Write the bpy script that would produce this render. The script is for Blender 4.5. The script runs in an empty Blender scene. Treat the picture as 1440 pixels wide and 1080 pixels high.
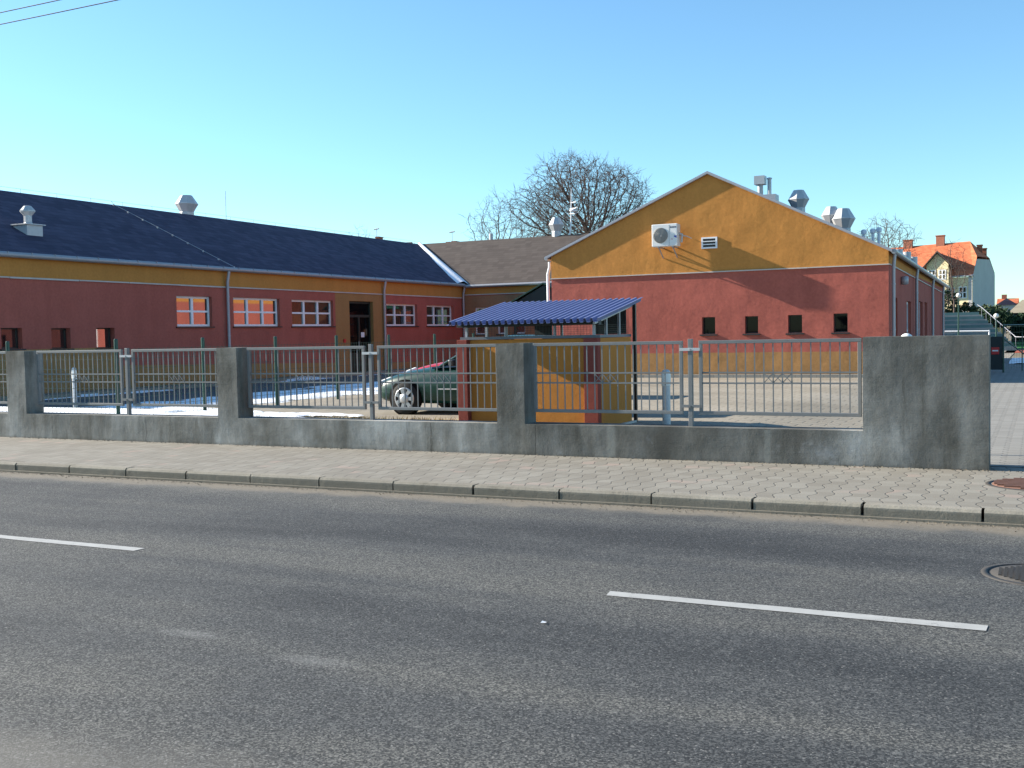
import bpy, bmesh, math, random
import numpy as np
from mathutils import Vector, Matrix
random.seed(7)
SC = bpy.context.scene
COL = SC.collection
PI = math.pi
G = 0.2            # level of the yard behind the wall (pavement = 0, road = -0.12)

# ------------------------------------------------------------------ helpers
ORG = {}

def link(o, parent=None, org=None):
    COL.objects.link(o)
    if parent is not None:
        o.parent = parent
    ORG[o.name] = org if org is not None else (ORG[parent.name] if parent is not None else Vector((0, 0, 0)))
    return o

def tag(o, label=None, cat=None, group=None, kind=None):
    if label: o['label'] = label
    if cat: o['category'] = cat
    if group: o['group'] = group
    if kind: o['kind'] = kind
    return o

def thing(name, label, cat, loc=(0, 0, 0), group=None):
    o = bpy.data.objects.new(name, None)
    o.empty_display_size = 0.3
    o.location = loc
    link(o, None, Vector(loc))
    return tag(o, label, cat, group)

class MB:
    """collects faces in world coordinates"""
    def __init__(self):
        self.v = []; self.f = []; self.s = []
    def add(self, vs, fs, smooth=False):
        b = len(self.v)
        self.v += [tuple(p) for p in vs]
        self.f += [tuple(b + i for i in f) for f in fs]
        self.s += [smooth] * len(fs)
        return self
    def box(self, x0, x1, y0, y1, z0, z1):
        vs = [(x, y, z) for z in (z0, z1) for y in (y0, y1) for x in (x0, x1)]
        return self.add(vs, [(0, 2, 3, 1), (4, 5, 7, 6), (0, 1, 5, 4), (2, 6, 7, 3), (0, 4, 6, 2), (1, 3, 7, 5)])
    def obox(self, c, dx, dy, dz, rot=None):
        R = rot or Matrix.Identity(3)
        vs = [Vector(c) + R @ Vector((x * dx / 2, y * dy / 2, z * dz / 2)) for z in (-1, 1) for y in (-1, 1) for x in (-1, 1)]
        return self.add(vs, [(0, 2, 3, 1), (4, 5, 7, 6), (0, 1, 5, 4), (2, 6, 7, 3), (0, 4, 6, 2), (1, 3, 7, 5)])
    def prism(self, poly, d):
        """poly: planar 3D points, extruded by vector d"""
        n = len(poly); d = Vector(d)
        vs = [Vector(p) for p in poly] + [Vector(p) + d for p in poly]
        fs = [tuple(range(n))[::-1], tuple(range(n, 2 * n))] + [(i, (i + 1) % n, n + (i + 1) % n, n + i) for i in range(n)]
        return self.add(vs, fs)
    def quad(self, a, b, c, d):
        return self.add([a, b, c, d], [(0, 1, 2, 3)])
    def tube(self, pts, r, n=8, cap=True, smooth=True):
        pts = [Vector(p) for p in pts]
        rs = r if isinstance(r, (list, tuple)) else [r] * len(pts)
        vs = []; fs = []
        prev = None
        for i, p in enumerate(pts):
            t = (pts[min(i + 1, len(pts) - 1)] - pts[max(i - 1, 0)])
            t.normalize()
            if prev is None:
                a = Vector((0, 0, 1)) if abs(t.z) < .9 else Vector((1, 0, 0))
                u = t.cross(a).normalized()
            else:
                u = (prev - t * prev.dot(t))
                u = u.normalized() if u.length > 1e-6 else t.orthogonal().normalized()
            prev = u
            w = t.cross(u)
            for k in range(n):
                an = 2 * PI * (k + .5) / n
                vs.append(p + (u * math.cos(an) + w * math.sin(an)) * rs[i])
        for i in range(len(pts) - 1):
            for k in range(n):
                a = i * n + k; b = i * n + (k + 1) % n
                fs.append((a, b, b + n, a + n))
        self.add(vs, fs, smooth)
        if cap:
            self.add([vs[k] for k in range(n)], [tuple(range(n))[::-1]])
            self.add([vs[(len(pts) - 1) * n + k] for k in range(n)], [tuple(range(n))])
        return self
    def bar(self, a, b, w):
        """square bar between two points"""
        return self.tube([a, b], w * .7071, 4, True, False)
    def lathe(self, c, prof, n=24, smooth=True, axis='z', cap=True):
        c = Vector(c)
        vs = []
        for r, h in prof:
            for k in range(n):
                a = 2 * PI * k / n
                p = (r * math.cos(a), r * math.sin(a), h)
                if axis == 'y': p = (p[0], p[2], p[1])
                if axis == 'x': p = (p[2], p[0], p[1])
                vs.append(c + Vector(p))
        fs = []
        for i in range(len(prof) - 1):
            for k in range(n):
                a = i * n + k; b = i * n + (k + 1) % n
                fs.append((a, b, b + n, a + n))
        self.add(vs, fs, smooth)
        if cap:
            self.add(vs[:n], [tuple(range(n))[::-1]]); self.add(vs[-n:], [tuple(range(n))])
        return self
    def xf(self, fn):
        self.v = [tuple(fn(*p)) for p in self.v]
        return self
    def build(self, name, mat, parent=None, bevel=0, seg=2, recalc=True, subsurf=0, loc=None):
        org = ORG[parent.name] if parent is not None else (Vector(loc) if loc else Vector((0, 0, 0)))
        me = bpy.data.meshes.new(name)
        me.from_pydata([tuple(Vector(p) - org) for p in self.v], [], self.f)
        me.polygons.foreach_set('use_smooth', self.s)
        me.materials.append(mat)
        if recalc:
            bm = bmesh.new(); bm.from_mesh(me)
            if bevel or subsurf:
                bmesh.ops.remove_doubles(bm, verts=bm.verts, dist=1e-5)
            bmesh.ops.recalc_face_normals(bm, faces=bm.faces)
            bm.to_mesh(me); bm.free()
        me.update()
        o = bpy.data.objects.new(name, me)
        if parent is None: o.location = org
        link(o, parent, org)
        if bevel:
            m = o.modifiers.new('bevel', 'BEVEL'); m.width = bevel; m.segments = seg; m.limit_method = 'ANGLE'; m.angle_limit = math.radians(40)
        if subsurf:
            m = o.modifiers.new('sub', 'SUBSURF'); m.levels = subsurf; m.render_levels = subsurf
        return o

def part(name, mat, parent, fn, **k):
    m = MB(); fn(m)
    return m.build(name, mat, parent, **k)

def wall_open(m, axis, plane, sgn, u0, u1, z0, z1, ops, depth):
    """rectangular wall sheet with openings (u0,u1,z0,z1) and reveals going in by depth; axis 'x': plane X=const, u=Y"""
    us = sorted(set([u0, u1] + [o[0] for o in ops] + [o[1] for o in ops]))
    zs = sorted(set([z0, z1] + [o[2] for o in ops] + [o[3] for o in ops]))
    P = (lambda u, z, d=0: (plane - sgn * d, u, z)) if axis == 'x' else (lambda u, z, d=0: (u, plane - sgn * d, z))
    for i in range(len(us) - 1):
        for j in range(len(zs) - 1):
            uc = (us[i] + us[i + 1]) / 2; zc = (zs[j] + zs[j + 1]) / 2
            if any(o[0] < uc < o[1] and o[2] < zc < o[3] for o in ops): continue
            m.quad(P(us[i], zs[j]), P(us[i + 1], zs[j]), P(us[i + 1], zs[j + 1]), P(us[i], zs[j + 1]))
    for a, b, c, d in ops:
        m.quad(P(a, c), P(a, d), P(a, d, depth), P(a, c, depth)); m.quad(P(b, c), P(b, d), P(b, d, depth), P(b, c, depth))
        m.quad(P(a, c), P(b, c), P(b, c, depth), P(a, c, depth)); m.quad(P(a, d), P(b, d), P(b, d, depth), P(a, d, depth))

# ------------------------------------------------------------------ materials
def lin(c):
    return tuple(((x / 12.92) if x <= .04045 else ((x + .055) / 1.055) ** 2.4) for x in c)

class NT:
    def __init__(self, name):
        self.m = bpy.data.materials.new(name); self.m.use_nodes = True
        self.t = self.m.node_tree; self.t.nodes.clear()
        self.out = self.n('ShaderNodeOutputMaterial')
        self.b = self.n('ShaderNodeBsdfPrincipled')
        self.t.links.new(self.b.outputs[0], self.out.inputs[0])
        self._pos = None
    def n(self, t, **k):
        x = self.t.nodes.new(t)
        for a, v in k.items(): setattr(x, a, v)
        return x
    def L(self, a, b): self.t.links.new(a, b)
    def pos(self):
        if self._pos is None: self._pos = self.n('ShaderNodeNewGeometry').outputs['Position']
        return self._pos
    def xyz(self):
        s = self.n('ShaderNodeSeparateXYZ'); self.L(self.pos(), s.inputs[0]); return s.outputs
    def set(self, sock, v):
        if hasattr(v, 'node'): self.L(v, sock)
        else: sock.default_value = v
    def math(self, op, a, b=0., c=None, clamp=False):
        x = self.n('ShaderNodeMath', operation=op, use_clamp=clamp)
        self.set(x.inputs[0], a); self.set(x.inputs[1], b)
        if c is not None: self.set(x.inputs[2], c)
        return x.outputs[0]
    def vscale(self, s, v=None):
        x = self.n('ShaderNodeVectorMath', operation='MULTIPLY'); self.L(v or self.pos(), x.inputs[0]); x.inputs[1].default_value = s
        return x.outputs[0]
    def comb(self, a, b, c=0.):
        x = self.n('ShaderNodeCombineXYZ'); self.set(x.inputs[0], a); self.set(x.inputs[1], b); self.set(x.inputs[2], c); return x.outputs[0]
    def noise(self, scale, detail=4, rough=.55, vec=None, out=0):
        x = self.n('ShaderNodeTexNoise'); x.inputs['Scale'].default_value = scale; x.inputs['Detail'].default_value = detail; x.inputs['Roughness'].default_value = rough
        self.L(vec or self.pos(), x.inputs['Vector']); return x.outputs[out]
    def ramp(self, f, stops, interp='LINEAR'):
        x = self.n('ShaderNodeValToRGB'); r = x.color_ramp; r.interpolation = interp
        while len(r.elements) < len(stops): r.elements.new(.5)
        for e, (p, c) in zip(r.elements, stops):
            e.position = p; e.color = (c[0], c[1], c[2], 1) if isinstance(c, (tuple, list)) else (c, c, c, 1)
        self.L(f, x.inputs[0]); return x.outputs[0]
    def mix(self, f, a, b, mode='MIX'):
        x = self.n('ShaderNodeMix', data_type='RGBA', blend_type=mode)
        self.set(x.inputs[0], f)
        for s, v in ((x.inputs[6], a), (x.inputs[7], b)):
            if hasattr(v, 'node'): self.L(v, s)
            else: s.default_value = (v[0], v[1], v[2], 1)
        return x.outputs[2]
    def step(self, f, lo, hi):
        x = self.n('ShaderNodeMapRange', interpolation_type='SMOOTHSTEP'); x.inputs[1].default_value = lo; x.inputs[2].default_value = hi
        self.set(x.inputs[0], f); return x.outputs[0]
    def bump(self, h, strength=.3, dist=.01, normal=None):
        x = self.n('ShaderNodeBump'); x.inputs['Strength'].default_value = strength; x.inputs['Distance'].default_value = dist
        self.L(h, x.inputs['Height'])
        if normal: self.L(normal, x.inputs['Normal'])
        return x.outputs[0]
    def fin(self, col, rough=.8, spec=.3, metal=0., normal=None, coat=0.):
        b = self.b
        if hasattr(col, 'node'): self.L(col, b.inputs['Base Color'])
        else: b.inputs['Base Color'].default_value = (*col, 1)
        self.set(b.inputs['Roughness'], rough); b.inputs['Specular IOR Level'].default_value = spec; self.set(b.inputs['Metallic'], metal)
        if normal: self.L(normal, b.inputs['Normal'])
        if coat: b.inputs['Coat Weight'].default_value = coat; b.inputs['Coat Roughness'].default_value = .05
        return self.m

def simple(name, col, rough=.6, spec=.4, metal=0., var=.15, scale=6., bump=0., bscale=60., coat=0.):
    t = NT(name)
    f = t.noise(scale, 5, .6)
    c = t.mix(f, tuple(x * (1 - var) for x in col), tuple(min(1, x * (1 + var)) for x in col))
    nm = t.bump(t.noise(bscale, 3), bump, .01) if bump else None
    rr = t.math('MULTIPLY_ADD', t.noise(scale * 2.3, 3), .2, rough - .1)
    return t.fin(c, rr, spec, metal, nm, coat)

RED = (.38, .107, .080); OCHRE = (.49, .215, .055); BASE = (.36, .19, .075)

def plaster(name, base_top, red_top, slope=0., y0=0., step_y=None, step_top=0., panel=None, basec=BASE):
    t = NT(name)
    X, Y, Z = t.xyz()
    wob = t.math('MULTIPLY_ADD', t.noise(3.0, 3), .03, -.015)
    zz = t.math('ADD', Z, wob)
    bt = t.math('MULTIPLY_ADD', t.math('SUBTRACT', Y, y0), slope, base_top)
    if step_y is not None:
        k = t.math('LESS_THAN', Y, step_y)
        bt = t.math('ADD', t.math('MULTIPLY', k, step_top), t.math('MULTIPLY', t.math('SUBTRACT', 1., k), bt))
    inbase = t.math('LESS_THAN', zz, bt)
    intop = t.math('GREATER_THAN', Z, red_top)
    v = t.noise(.9, 5, .6); v2 = t.noise(14., 4, .6); streak = t.noise(1., 4, .6, t.vscale((2.2, 2.2, .25)))
    def var(c, a):
        k = tuple(x * (1 - a) for x in c); h = tuple(x * (1 + a) for x in c)
        return t.mix(t.step(t.math('MULTIPLY_ADD', v2, .4, t.math('MULTIPLY', t.math('ADD', v, streak), .3)), .3, .7), k, h)
    c = t.mix(inbase, var(RED, .17), var(basec, .17))
    c = t.mix(intop, c, var(OCHRE, .13))
    if panel:
        a = t.math('MULTIPLY', t.math('GREATER_THAN', Y, panel[0]), t.math('LESS_THAN', Y, panel[1]))
        a = t.math('MULTIPLY', a, t.math('LESS_THAN', Z, red_top))
        c = t.mix(a, c, var((.34, .18, .07), .12))
    # splash dirt along the foot of the wall
    d = t.step(t.math('ADD', t.math('MULTIPLY', Z, 1.6), t.math('MULTIPLY', t.noise(2.2, 4), 1.)), .75, 1.25)
    c = t.mix(d, t.mix(.3, c, (.16, .13, .10)), c)
    h = t.math('ADD', t.noise(140., 3, .7), t.math('ADD', t.math('MULTIPLY', t.noise(1.3, 3), 9.), t.math('MULTIPLY', t.noise(.5, 2), 14.)))
    return t.fin(c, .9, .15, 0, t.bump(h, .6, .006))

M = {}
M['plaster_hall'] = plaster('plaster_hall', .93, 3.39)
M['plaster_wing'] = plaster('plaster_wing', .92, 3.36, -.025, 24., 23.6, 1.46, (34.68, 38.2))
M['plaster_link'] = plaster('plaster_link', 3.45, 3.5, basec=(.33, .165, .09))

def shelter_plaster(name, col):
    t = NT(name)
    v = t.noise(2.5, 5, .6); v2 = t.noise(30, 3)
    c = t.mix(t.math('MULTIPLY_ADD', v2, .5, t.math('MULTIPLY', v, .5)), tuple(x * .8 for x in col), tuple(x * 1.2 for x in col))
    X, Y, Z = t.xyz()
    return t.fin(c, .9, .15, 0, t.bump(t.math('ADD', t.noise(120., 3, .7), t.math('MULTIPLY', t.noise(6, 3), 2)), .5, .005))
M['ochre_plaster'] = shelter_plaster('ochre_plaster', (.48, .195, .045))
M['red_plaster'] = shelter_plaster('red_plaster', (.235, .060, .046))

def concrete():
    t = NT('rendered_concrete')
    X, Y, Z = t.xyz()
    big = t.noise(1.1, 6, .62); st = t.noise(1., 5, .65, t.vscale((3.4, 3.4, .55))); fine = t.noise(34., 5, .7)
    hor = t.noise(1., 4, .6, t.vscale((1.6, 1.6, 26.)))
    huge = t.noise(.75, 3, .5, t.vscale((1., 1., 1.5)))
    f = t.math('ADD', t.math('MULTIPLY', big, .42), t.math('ADD', t.math('MULTIPLY', st, .38), t.math('ADD', t.math('MULTIPLY', fine, .10), t.math('MULTIPLY', t.math('SUBTRACT', huge, .38), .42))))
    c = t.ramp(f, [(.37, (.082, .077, .064)), (.47, (.158, .153, .136)), (.55, (.232, .228, .209)), (.67, (.38, .38, .36))])
    # dark moss-brown streaks
    s2 = t.step(t.noise(1., 5, .7, t.vscale((5.5, 5.5, .7))), .56, .70)
    c = t.mix(t.math('MULTIPLY', s2, .55), c, (.07, .066, .052))
    # the right-hand length has been patched in a darker render
    dk = t.step(t.math('ADD', X, t.math('MULTIPLY', t.noise(1.3, 3), .8)), -7.0, -5.2)
    dk = t.math('MULTIPLY', dk, t.step(t.noise(.9, 5, .6, t.vscale((1.3, 1., .8))), .30, .62))
    c = t.mix(t.math('MULTIPLY', dk, .52), c, (.060, .060, .056))
    cw = t.math('MULTIPLY_ADD', t.noise(5., 3), .06, -.03)
    for cx in (-15.0, -7.62, -6.02, -12.9):
        ck = t.math('MULTIPLY', t.step(t.math('ABSOLUTE', t.math('ADD', t.math('SUBTRACT', X, cx), cw)), .008, .002), t.math('LESS_THAN', Z, .40))
        c = t.mix(t.math('MULTIPLY', ck, .75), c, (.03, .03, .028))
    for cx, cwid in ((-4.95, .075), (-2.95, .05)):
        ck = t.math('MULTIPLY', t.step(t.math('ABSOLUTE', t.math('ADD', t.math('SUBTRACT', X, cx), cw)), cwid, cwid * .4), t.math('LESS_THAN', Z, .40))
        c = t.mix(t.math('MULTIPLY', ck, .32), c, (.30, .30, .27))
    dl = t.step(t.math('ADD', Z, t.math('MULTIPLY', t.noise(6., 4), .10)), .10, .02)
    c = t.mix(t.math('MULTIPLY', dl, .55), c, (.055, .05, .04))
    # lime bloom low down
    bl = t.math('MULTIPLY', t.step(t.noise(2.6, 5, .7), .55, .75), t.step(Z, .5, .1))
    c = t.mix(t.math('MULTIPLY', bl, .35), c, (.34, .36, .38))
    h = t.math('ADD', t.math('MULTIPLY', hor, .35), t.math('ADD', t.math('MULTIPLY', t.noise(5., 6, .6), 1.5), t.math('MULTIPLY', t.noise(70., 4, .7), .35)))
    return t.fin(c, .88, .2, 0, t.bump(h, .42, .012))
M['concrete'] = concrete()

def asphalt():
    t = NT('worn_asphalt')
    X, Y, Z = t.xyz()
    vor = t.n('ShaderNodeTexVoronoi'); vor.inputs['Scale'].default_value = 120.; t.L(t.pos(), vor.inputs['Vector'])
    sp = t.n('ShaderNodeSeparateColor'); t.L(vor.outputs['Color'], sp.inputs[0])
    agg = sp.outputs[0]
    fine = t.noise(160., 2, .6)
    g = t.math('ADD', t.math('MULTIPLY', agg, .6), t.math('MULTIPLY', fine, .4))
    c = t.ramp(g, [(.20, (.017, .018, .019)), (.5, (.050, .0515, .0515)), (.80, (.135, .135, .128))])
    # long tracks worn along the lane
    trk = t.noise(1., 4, .55, t.comb(t.math('MULTIPLY', X, .11), t.math('MULTIPLY', Y, 1.0), 0.))
    patch = t.noise(.55, 5, .6)
    k = t.math('ADD', t.math('MULTIPLY', trk, .75), t.math('MULTIPLY', patch, .35))
    c = t.mix(1., c, t.ramp(k, [(.40, (.56, .58, .61)), (.52, (.92, .93, .94)), (.66, (1.45, 1.40, 1.30))]), 'MULTIPLY')
    # sandy dust washed into both gutters
    n = t.math('MULTIPLY', t.noise(2.2, 5, .65), .55)
    d1 = t.step(t.math('ADD', Y, n), 9.92, 10.16)
    d1b = t.math('MULTIPLY', t.step(t.math('ADD', Y, n), 9.6, 10.3), .45)
    d2 = t.step(t.math('SUBTRACT', Y, n), 3.3, 2.75)
    c = t.mix(t.math('MULTIPLY', t.math('MAXIMUM', d1b, t.math('MULTIPLY', d2, .42)), 1.), c, (.22, .205, .175))
    c = t.mix(t.math('MULTIPLY', d1, .8), c, t.mix(t.noise(28., 4), (.13, .11, .085), (.26, .225, .17)))
    # two pale scuffs in the near lane
    for px, py, rx in ((-4.5, 4.82, .34), (-3.47, 4.66, .34)):
        e = t.math('ADD', t.math('POWER', t.math('DIVIDE', t.math('SUBTRACT', X, px), rx), 2.), t.math('POWER', t.math('DIVIDE', t.math('SUBTRACT', Y, py), .1), 2.))
        e = t.math('ADD', e, t.math('MULTIPLY', t.noise(22., 5, .7), 1.9))
        c = t.mix(t.math('MULTIPLY', t.step(e, 1.9, .6), .24), c, (.30, .30, .29))
    chip = t.math('MULTIPLY', t.math('GREATER_THAN', sp.outputs[1], .985), .55)
    c = t.mix(chip, c, (.30, .29, .27))
    h = t.math('ADD', agg, t.math('MULTIPLY', fine, .8))
    return t.fin(c, .82, .3, 0, t.bump(h, .55, .006))
M['asphalt'] = asphalt()

def paver(name, c0, c1, sx=.2, sy=.165, pink=0., dirt=.25, joint=.35):
    t = NT(name)
    X, Y, Z = t.xyz()
    v = t.math('DIVIDE', Y, sy)
    fv = t.math('FRACT', v)
    zig = t.math('SINE', t.math('MULTIPLY', v, PI))
    u = t.math('ADD', t.math('DIVIDE', X, sx), t.math('MULTIPLY', zig, .16))
    fu = t.math('FRACT', u)
    du = t.math('ABSOLUTE', t.math('SUBTRACT', fu, .5)); dv = t.math('ABSOLUTE', t.math('SUBTRACT', fv, .5))
    ju = t.step(du, .445, .48); jv = t.math('MULTIPLY', t.step(dv, .46, .495), .3)
    j = t.math('MAXIMUM', ju, jv)
    wn = t.n('ShaderNodeTexWhiteNoise', noise_dimensions='2D')
    t.L(t.comb(t.math('FLOOR', u), t.math('FLOOR', v)), wn.inputs['Vector'])
    r = wn.outputs['Value']
    mix = t.math('ADD', t.math('MULTIPLY', r, .35), t.math('ADD', t.math('MULTIPLY', t.noise(.8, 5, .6), .45), t.math('MULTIPLY', t.noise(55., 3, .7), .3)))
    c = t.ramp(mix, [(.3, c0), (.8, c1)])
    if pink:
        pk = t.math('MULTIPLY', t.math('GREATER_THAN', r, .62), t.step(t.noise(1.4, 2), .56, .66))
        c = t.mix(t.math('MULTIPLY', pk, pink), c, (.40, .25, .21))
    dt = t.step(t.noise(.7, 5, .65), .5, .75)
    c = t.mix(t.math('MULTIPLY', dt, dirt), c, tuple(x * .55 for x in c0))
    c = t.mix(t.math('MULTIPLY', j, joint), c, (.06, .055, .048))
    h = t.math('ADD', t.math('MULTIPLY', t.math('SUBTRACT', 1., j), 1.), t.math('MULTIPLY', t.noise(90., 3), .35))
    return t.fin(c, .9, .2, 0, t.bump(h, .45, .008))
M['paving'] = paver('pavement_blocks', (.195, .178, .148), (.262, .245, .208), sx=.165, sy=.2, pink=.25, joint=.58, dirt=.14)
M['drive'] = paver('driveway_blocks', (.21, .20, .18), (.27, .26, .235), .2, .12, joint=.45, dirt=.1)

def yardmat():
    t = NT('yard_blocks')
    X, Y, Z = t.xyz()
    u = t.math('FRACT', t.math('DIVIDE', t.math('ADD', X, t.math('MULTIPLY', t.math('FLOOR', t.math('DIVIDE', Y, .3)), .17)), .34)); v = t.math('FRACT', t.math('DIVIDE', Y, .3))
    j = t.math('MAXIMUM', t.step(t.math('ABSOLUTE', t.math('SUBTRACT', u, .5)), .44, .49), t.step(t.math('ABSOLUTE', t.math('SUBTRACT', v, .5)), .42, .48))
    m = t.math('ADD', t.math('MULTIPLY', t.noise(.35, 6, .65), .75), t.math('MULTIPLY', t.noise(25., 4, .7), .3))
    c = t.ramp(m, [(.33, (.20, .175, .135)), (.52, (.29, .255, .20)), (.72, (.37, .33, .27))])
    # the strip by the low building is darker asphalt
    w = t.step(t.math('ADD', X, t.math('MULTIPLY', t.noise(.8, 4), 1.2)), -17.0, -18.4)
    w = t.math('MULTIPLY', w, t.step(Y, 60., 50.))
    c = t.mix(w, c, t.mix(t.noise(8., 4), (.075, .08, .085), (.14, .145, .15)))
    c = t.mix(t.math('MULTIPLY', j, .45), c, (.09, .08, .065))
    return t.fin(c, .9, .2, 0, t.bump(t.math('SUBTRACT', t.noise(60., 3), j), .4, .01))
M['yard'] = yardmat()

def verge():
    t = NT('winter_turf')
    c = t.ramp(t.noise(5., 6, .7), [(.35, (.10, .075, .035)), (.5, (.20, .16, .07)), (.7, (.32, .26, .13))])
    c = t.mix(t.step(t.noise(1.8, 4), .5, .65), c, (.10, .115, .045))
    return t.fin(c, .95, .1, 0, t.bump(t.noise(50., 5, .7), 1., .03))
M['verge'] = verge()

def snow():
    t = NT('old_snow')
    c = t.mix(t.noise(9., 4), (.80, .82, .85), (.92, .93, .94))
    return t.fin(c, .65, .3, 0, t.bump(t.noise(26., 5, .65), .5, .02))
M['snow'] = snow()

def roofmat(name, c0, c1, axis='y'):
    t = NT(name)
    X, Y, Z = t.xyz()
    rows = t.math('FRACT', t.math('MULTIPLY', Z, 8.))
    U = Y if axis == 'y' else X
    col = t.math('FRACT', t.math('ADD', t.math('MULTIPLY', U, 3.3), t.math('MULTIPLY', t.math('FLOOR', t.math('MULTIPLY', Z, 8.)), .37)))
    wn = t.n('ShaderNodeTexWhiteNoise', noise_dimensions='2D')
    t.L(t.comb(t.math('FLOOR', t.math('ADD', t.math('MULTIPLY', U, 3.3), t.math('MULTIPLY', t.math('FLOOR', t.math('MULTIPLY', Z, 8.)), .37))), t.math('FLOOR', t.math('MULTIPLY', Z, 8.))), wn.inputs['Vector'])
    m = t.math('ADD', t.math('MULTIPLY', wn.outputs['Value'], .35), t.math('ADD', t.math('MULTIPLY', t.noise(.5, 5, .6), .45), t.math('MULTIPLY', t.noise(30., 3), .25)))
    c = t.ramp(m, [(.3, c0), (.8, c1)])
    ln = t.math('MAXIMUM', t.step(rows, .12, .02), t.math('MULTIPLY', t.step(col, .06, .01), .5))
    c = t.mix(t.math('MULTIPLY', ln, .5), c, tuple(x * .4 for x in c0))
    return t.fin(c, .85, .25, 0, t.bump(t.math('SUBTRACT', t.noise(60., 3), ln), .4, .008))
M['roof_dark'] = roofmat('bitumen_shingles_dark', (.042, .037, .064), (.090, .078, .118))
M['roof_brown'] = roofmat('bitumen_shingles_brown', (.058, .046, .040), (.092, .075, .065), 'x')
M['roof_clay'] = roofmat('clay_tiles', (.42, .105, .045), (.60, .19, .085), 'x')

def metal(name, col, rough, var=.2, scale=9.):
    t = NT(name)
    f = t.noise(scale, 5, .65)
    c = t.mix(f, tuple(x * (1 - var) for x in col), tuple(min(1, x * (1 + var)) for x in col))
    return t.fin(c, t.math('MULTIPLY_ADD', t.noise(scale * 1.7, 4), .3, rough - .1), .5, 1., t.bump(t.noise(7., 2), .08, .01))
M['zinc'] = simple('zinc_sheet', (.33, .335, .35), .42, .5, .35, .14, 8.)
M['galv'] = simple('galvanised_steel', (.47, .475, .48), .42, .5, .12, .14, 8.)
M['fence_paint'] = simple('grey_fence_paint', (.165, .168, .168), .5, .4, 0., .18, 12.)
M['green_paint'] = simple('dark_green_paint', (.012, .055, .040), .4, .5, 0., .15)
M['white_pvc'] = simple('white_pvc', (.80, .80, .82), .35, .5, 0., .04)
M['white_pipe'] = simple('white_pipe_paint', (.78, .78, .80), .35, .5, 0., .06)
M['black_frame'] = simple('dark_frame', (.025, .02, .02), .4, .5, 0., .2)
M['door_dark'] = simple('dark_door_paint', (.020, .030, .026), .35, .5, 0., .25)
M['flash'] = simple('pale_flashing', (.50, .46, .42), .6, .3, 0., .3, 3.)
M['rail_grey'] = simple('dull_steel', (.13, .14, .16), .5, .4, .2, .15)
M['pipe_grey'] = simple('grey_pipe_paint', (.36, .36, .39), .4, .5, .2, .12)
M['ac_white'] = simple('appliance_white', (.72, .72, .70), .45, .4, 0., .06)
M['ac_grey'] = simple('fan_guard_grey', (.22, .22, .21), .5, .4, 0., .2, 40.)
M['mark_blue'] = simple('mark_blue', (.03, .05, .30), .5); M['mark_dark'] = simple('mark_dark', (.05, .06, .10), .5)
M['mark_red'] = simple('mark_red', (.55, .03, .03), .5)
M['sheet_blue'] = simple('blue_coated_sheet', (.13, .155, .30), .6, .3, .0, .15)
M['dark_sheet'] = simple('dark_sheet', (.012, .02, .024), .5, .4, 0., .3)
M['bark'] = simple('winter_bark', (.105, .080, .070), .9, .1, 0., .35, 3.)
M['bark_hazed'] = simple('hazed_winter_bark', (.16, .15, .17), .9, .1, 0., .25, 3.)  # distance haze put into the colour as paler, bluer bark
M['brick'] = simple('chimney_brick', (.28, .12, .08), .9, .1, 0., .3, 8.)
M['cream'] = simple('cream_render', (.78, .65, .40), .9, .15, 0., .12, 2.)
M['grey_render'] = simple('grey_render', (.50, .475, .455), .9, .15, 0., .14, 1.)
M['hedge'] = simple('hedge_leaves', (.022, .045, .022), .8, .2, 0., .5, 4.)
M['hedge2'] = simple('olive_hedge_leaves', (.055, .075, .035), .8, .2, 0., .5, 4.)
M['teal'] = simple('teal_seat_plastic', (.06, .125, .135), .6, .4, 0., .25, 3.)
M['conc_step'] = simple('step_concrete', (.19, .215, .225), .9, .2, 0., .2, 2.)
M['turf'] = simple('artificial_turf', (.07, .22, .05), .85, .15, 0., .2, 3.)
M['track'] = simple('red_track', (.33, .085, .05), .9, .15, 0., .2, 3.)
M['soil'] = simple('bare_ground', (.20, .17, .12), .95, .1, 0., .3, .6)
M['hill'] = simple('winter_slope', (.055, .065, .035), .95, .1, 0., .4, .8)
def dashpaint():
    t = NT('worn_road_paint')
    c = t.mix(t.noise(7., 5, .6), (.30, .30, .285), (.43, .43, .415))
    wear = t.step(t.math('ADD', t.math('MULTIPLY', t.noise(110., 3, .7), .6), t.math('MULTIPLY', t.noise(9., 4, .6), .5)), .60, .70)
    c = t.mix(t.math('MULTIPLY', wear, .7), c, (.11, .11, .105))
    return t.fin(c, .8, .25, 0, t.bump(t.noise(140., 3, .7), .4, .004))
M['paint_white'] = dashpaint()
M['silver'] = simple('silver_paint', (.52, .53, .54), .4, .5, .1, .08)
M['iron'] = simple('cast_iron', (.048, .043, .038), .65, .4, .0, .3, 25., .3, 80.)
M['iron_red'] = simple('rusty_iron', (.16, .085, .062), .7, .3, .2, .3, 25.)
M['tyre'] = simple('tyre_rubber', (.015, .015, .015), .8, .3)
M['black_void'] = simple('matt_black', (.006, .006, .006), .95, .05)
M['hubcap'] = simple('hubcap_silver', (.45, .46, .47), .35, .6, .5, .1)
M['cable'] = simple('cable_black', (.03, .03, .035), .6)
M['grass'] = simple('dry_grass', (.26, .21, .09), .9, .1, 0., .5, 2.)
M['gritm'] = simple('loose_grit', (.17, .145, .11), .95, .1, 0., .6, 40.)
M['paper'] = simple('paper_scrap', (.75, .75, .75), .8)
M['opal'] = simple('opal_plastic', (.80, .79, .74), .35, .5, 0., .03)
M['beige'] = simple('barn_roof_fibre', (.30, .26, .19), .9, .15, 0., .2, 2.)

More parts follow.
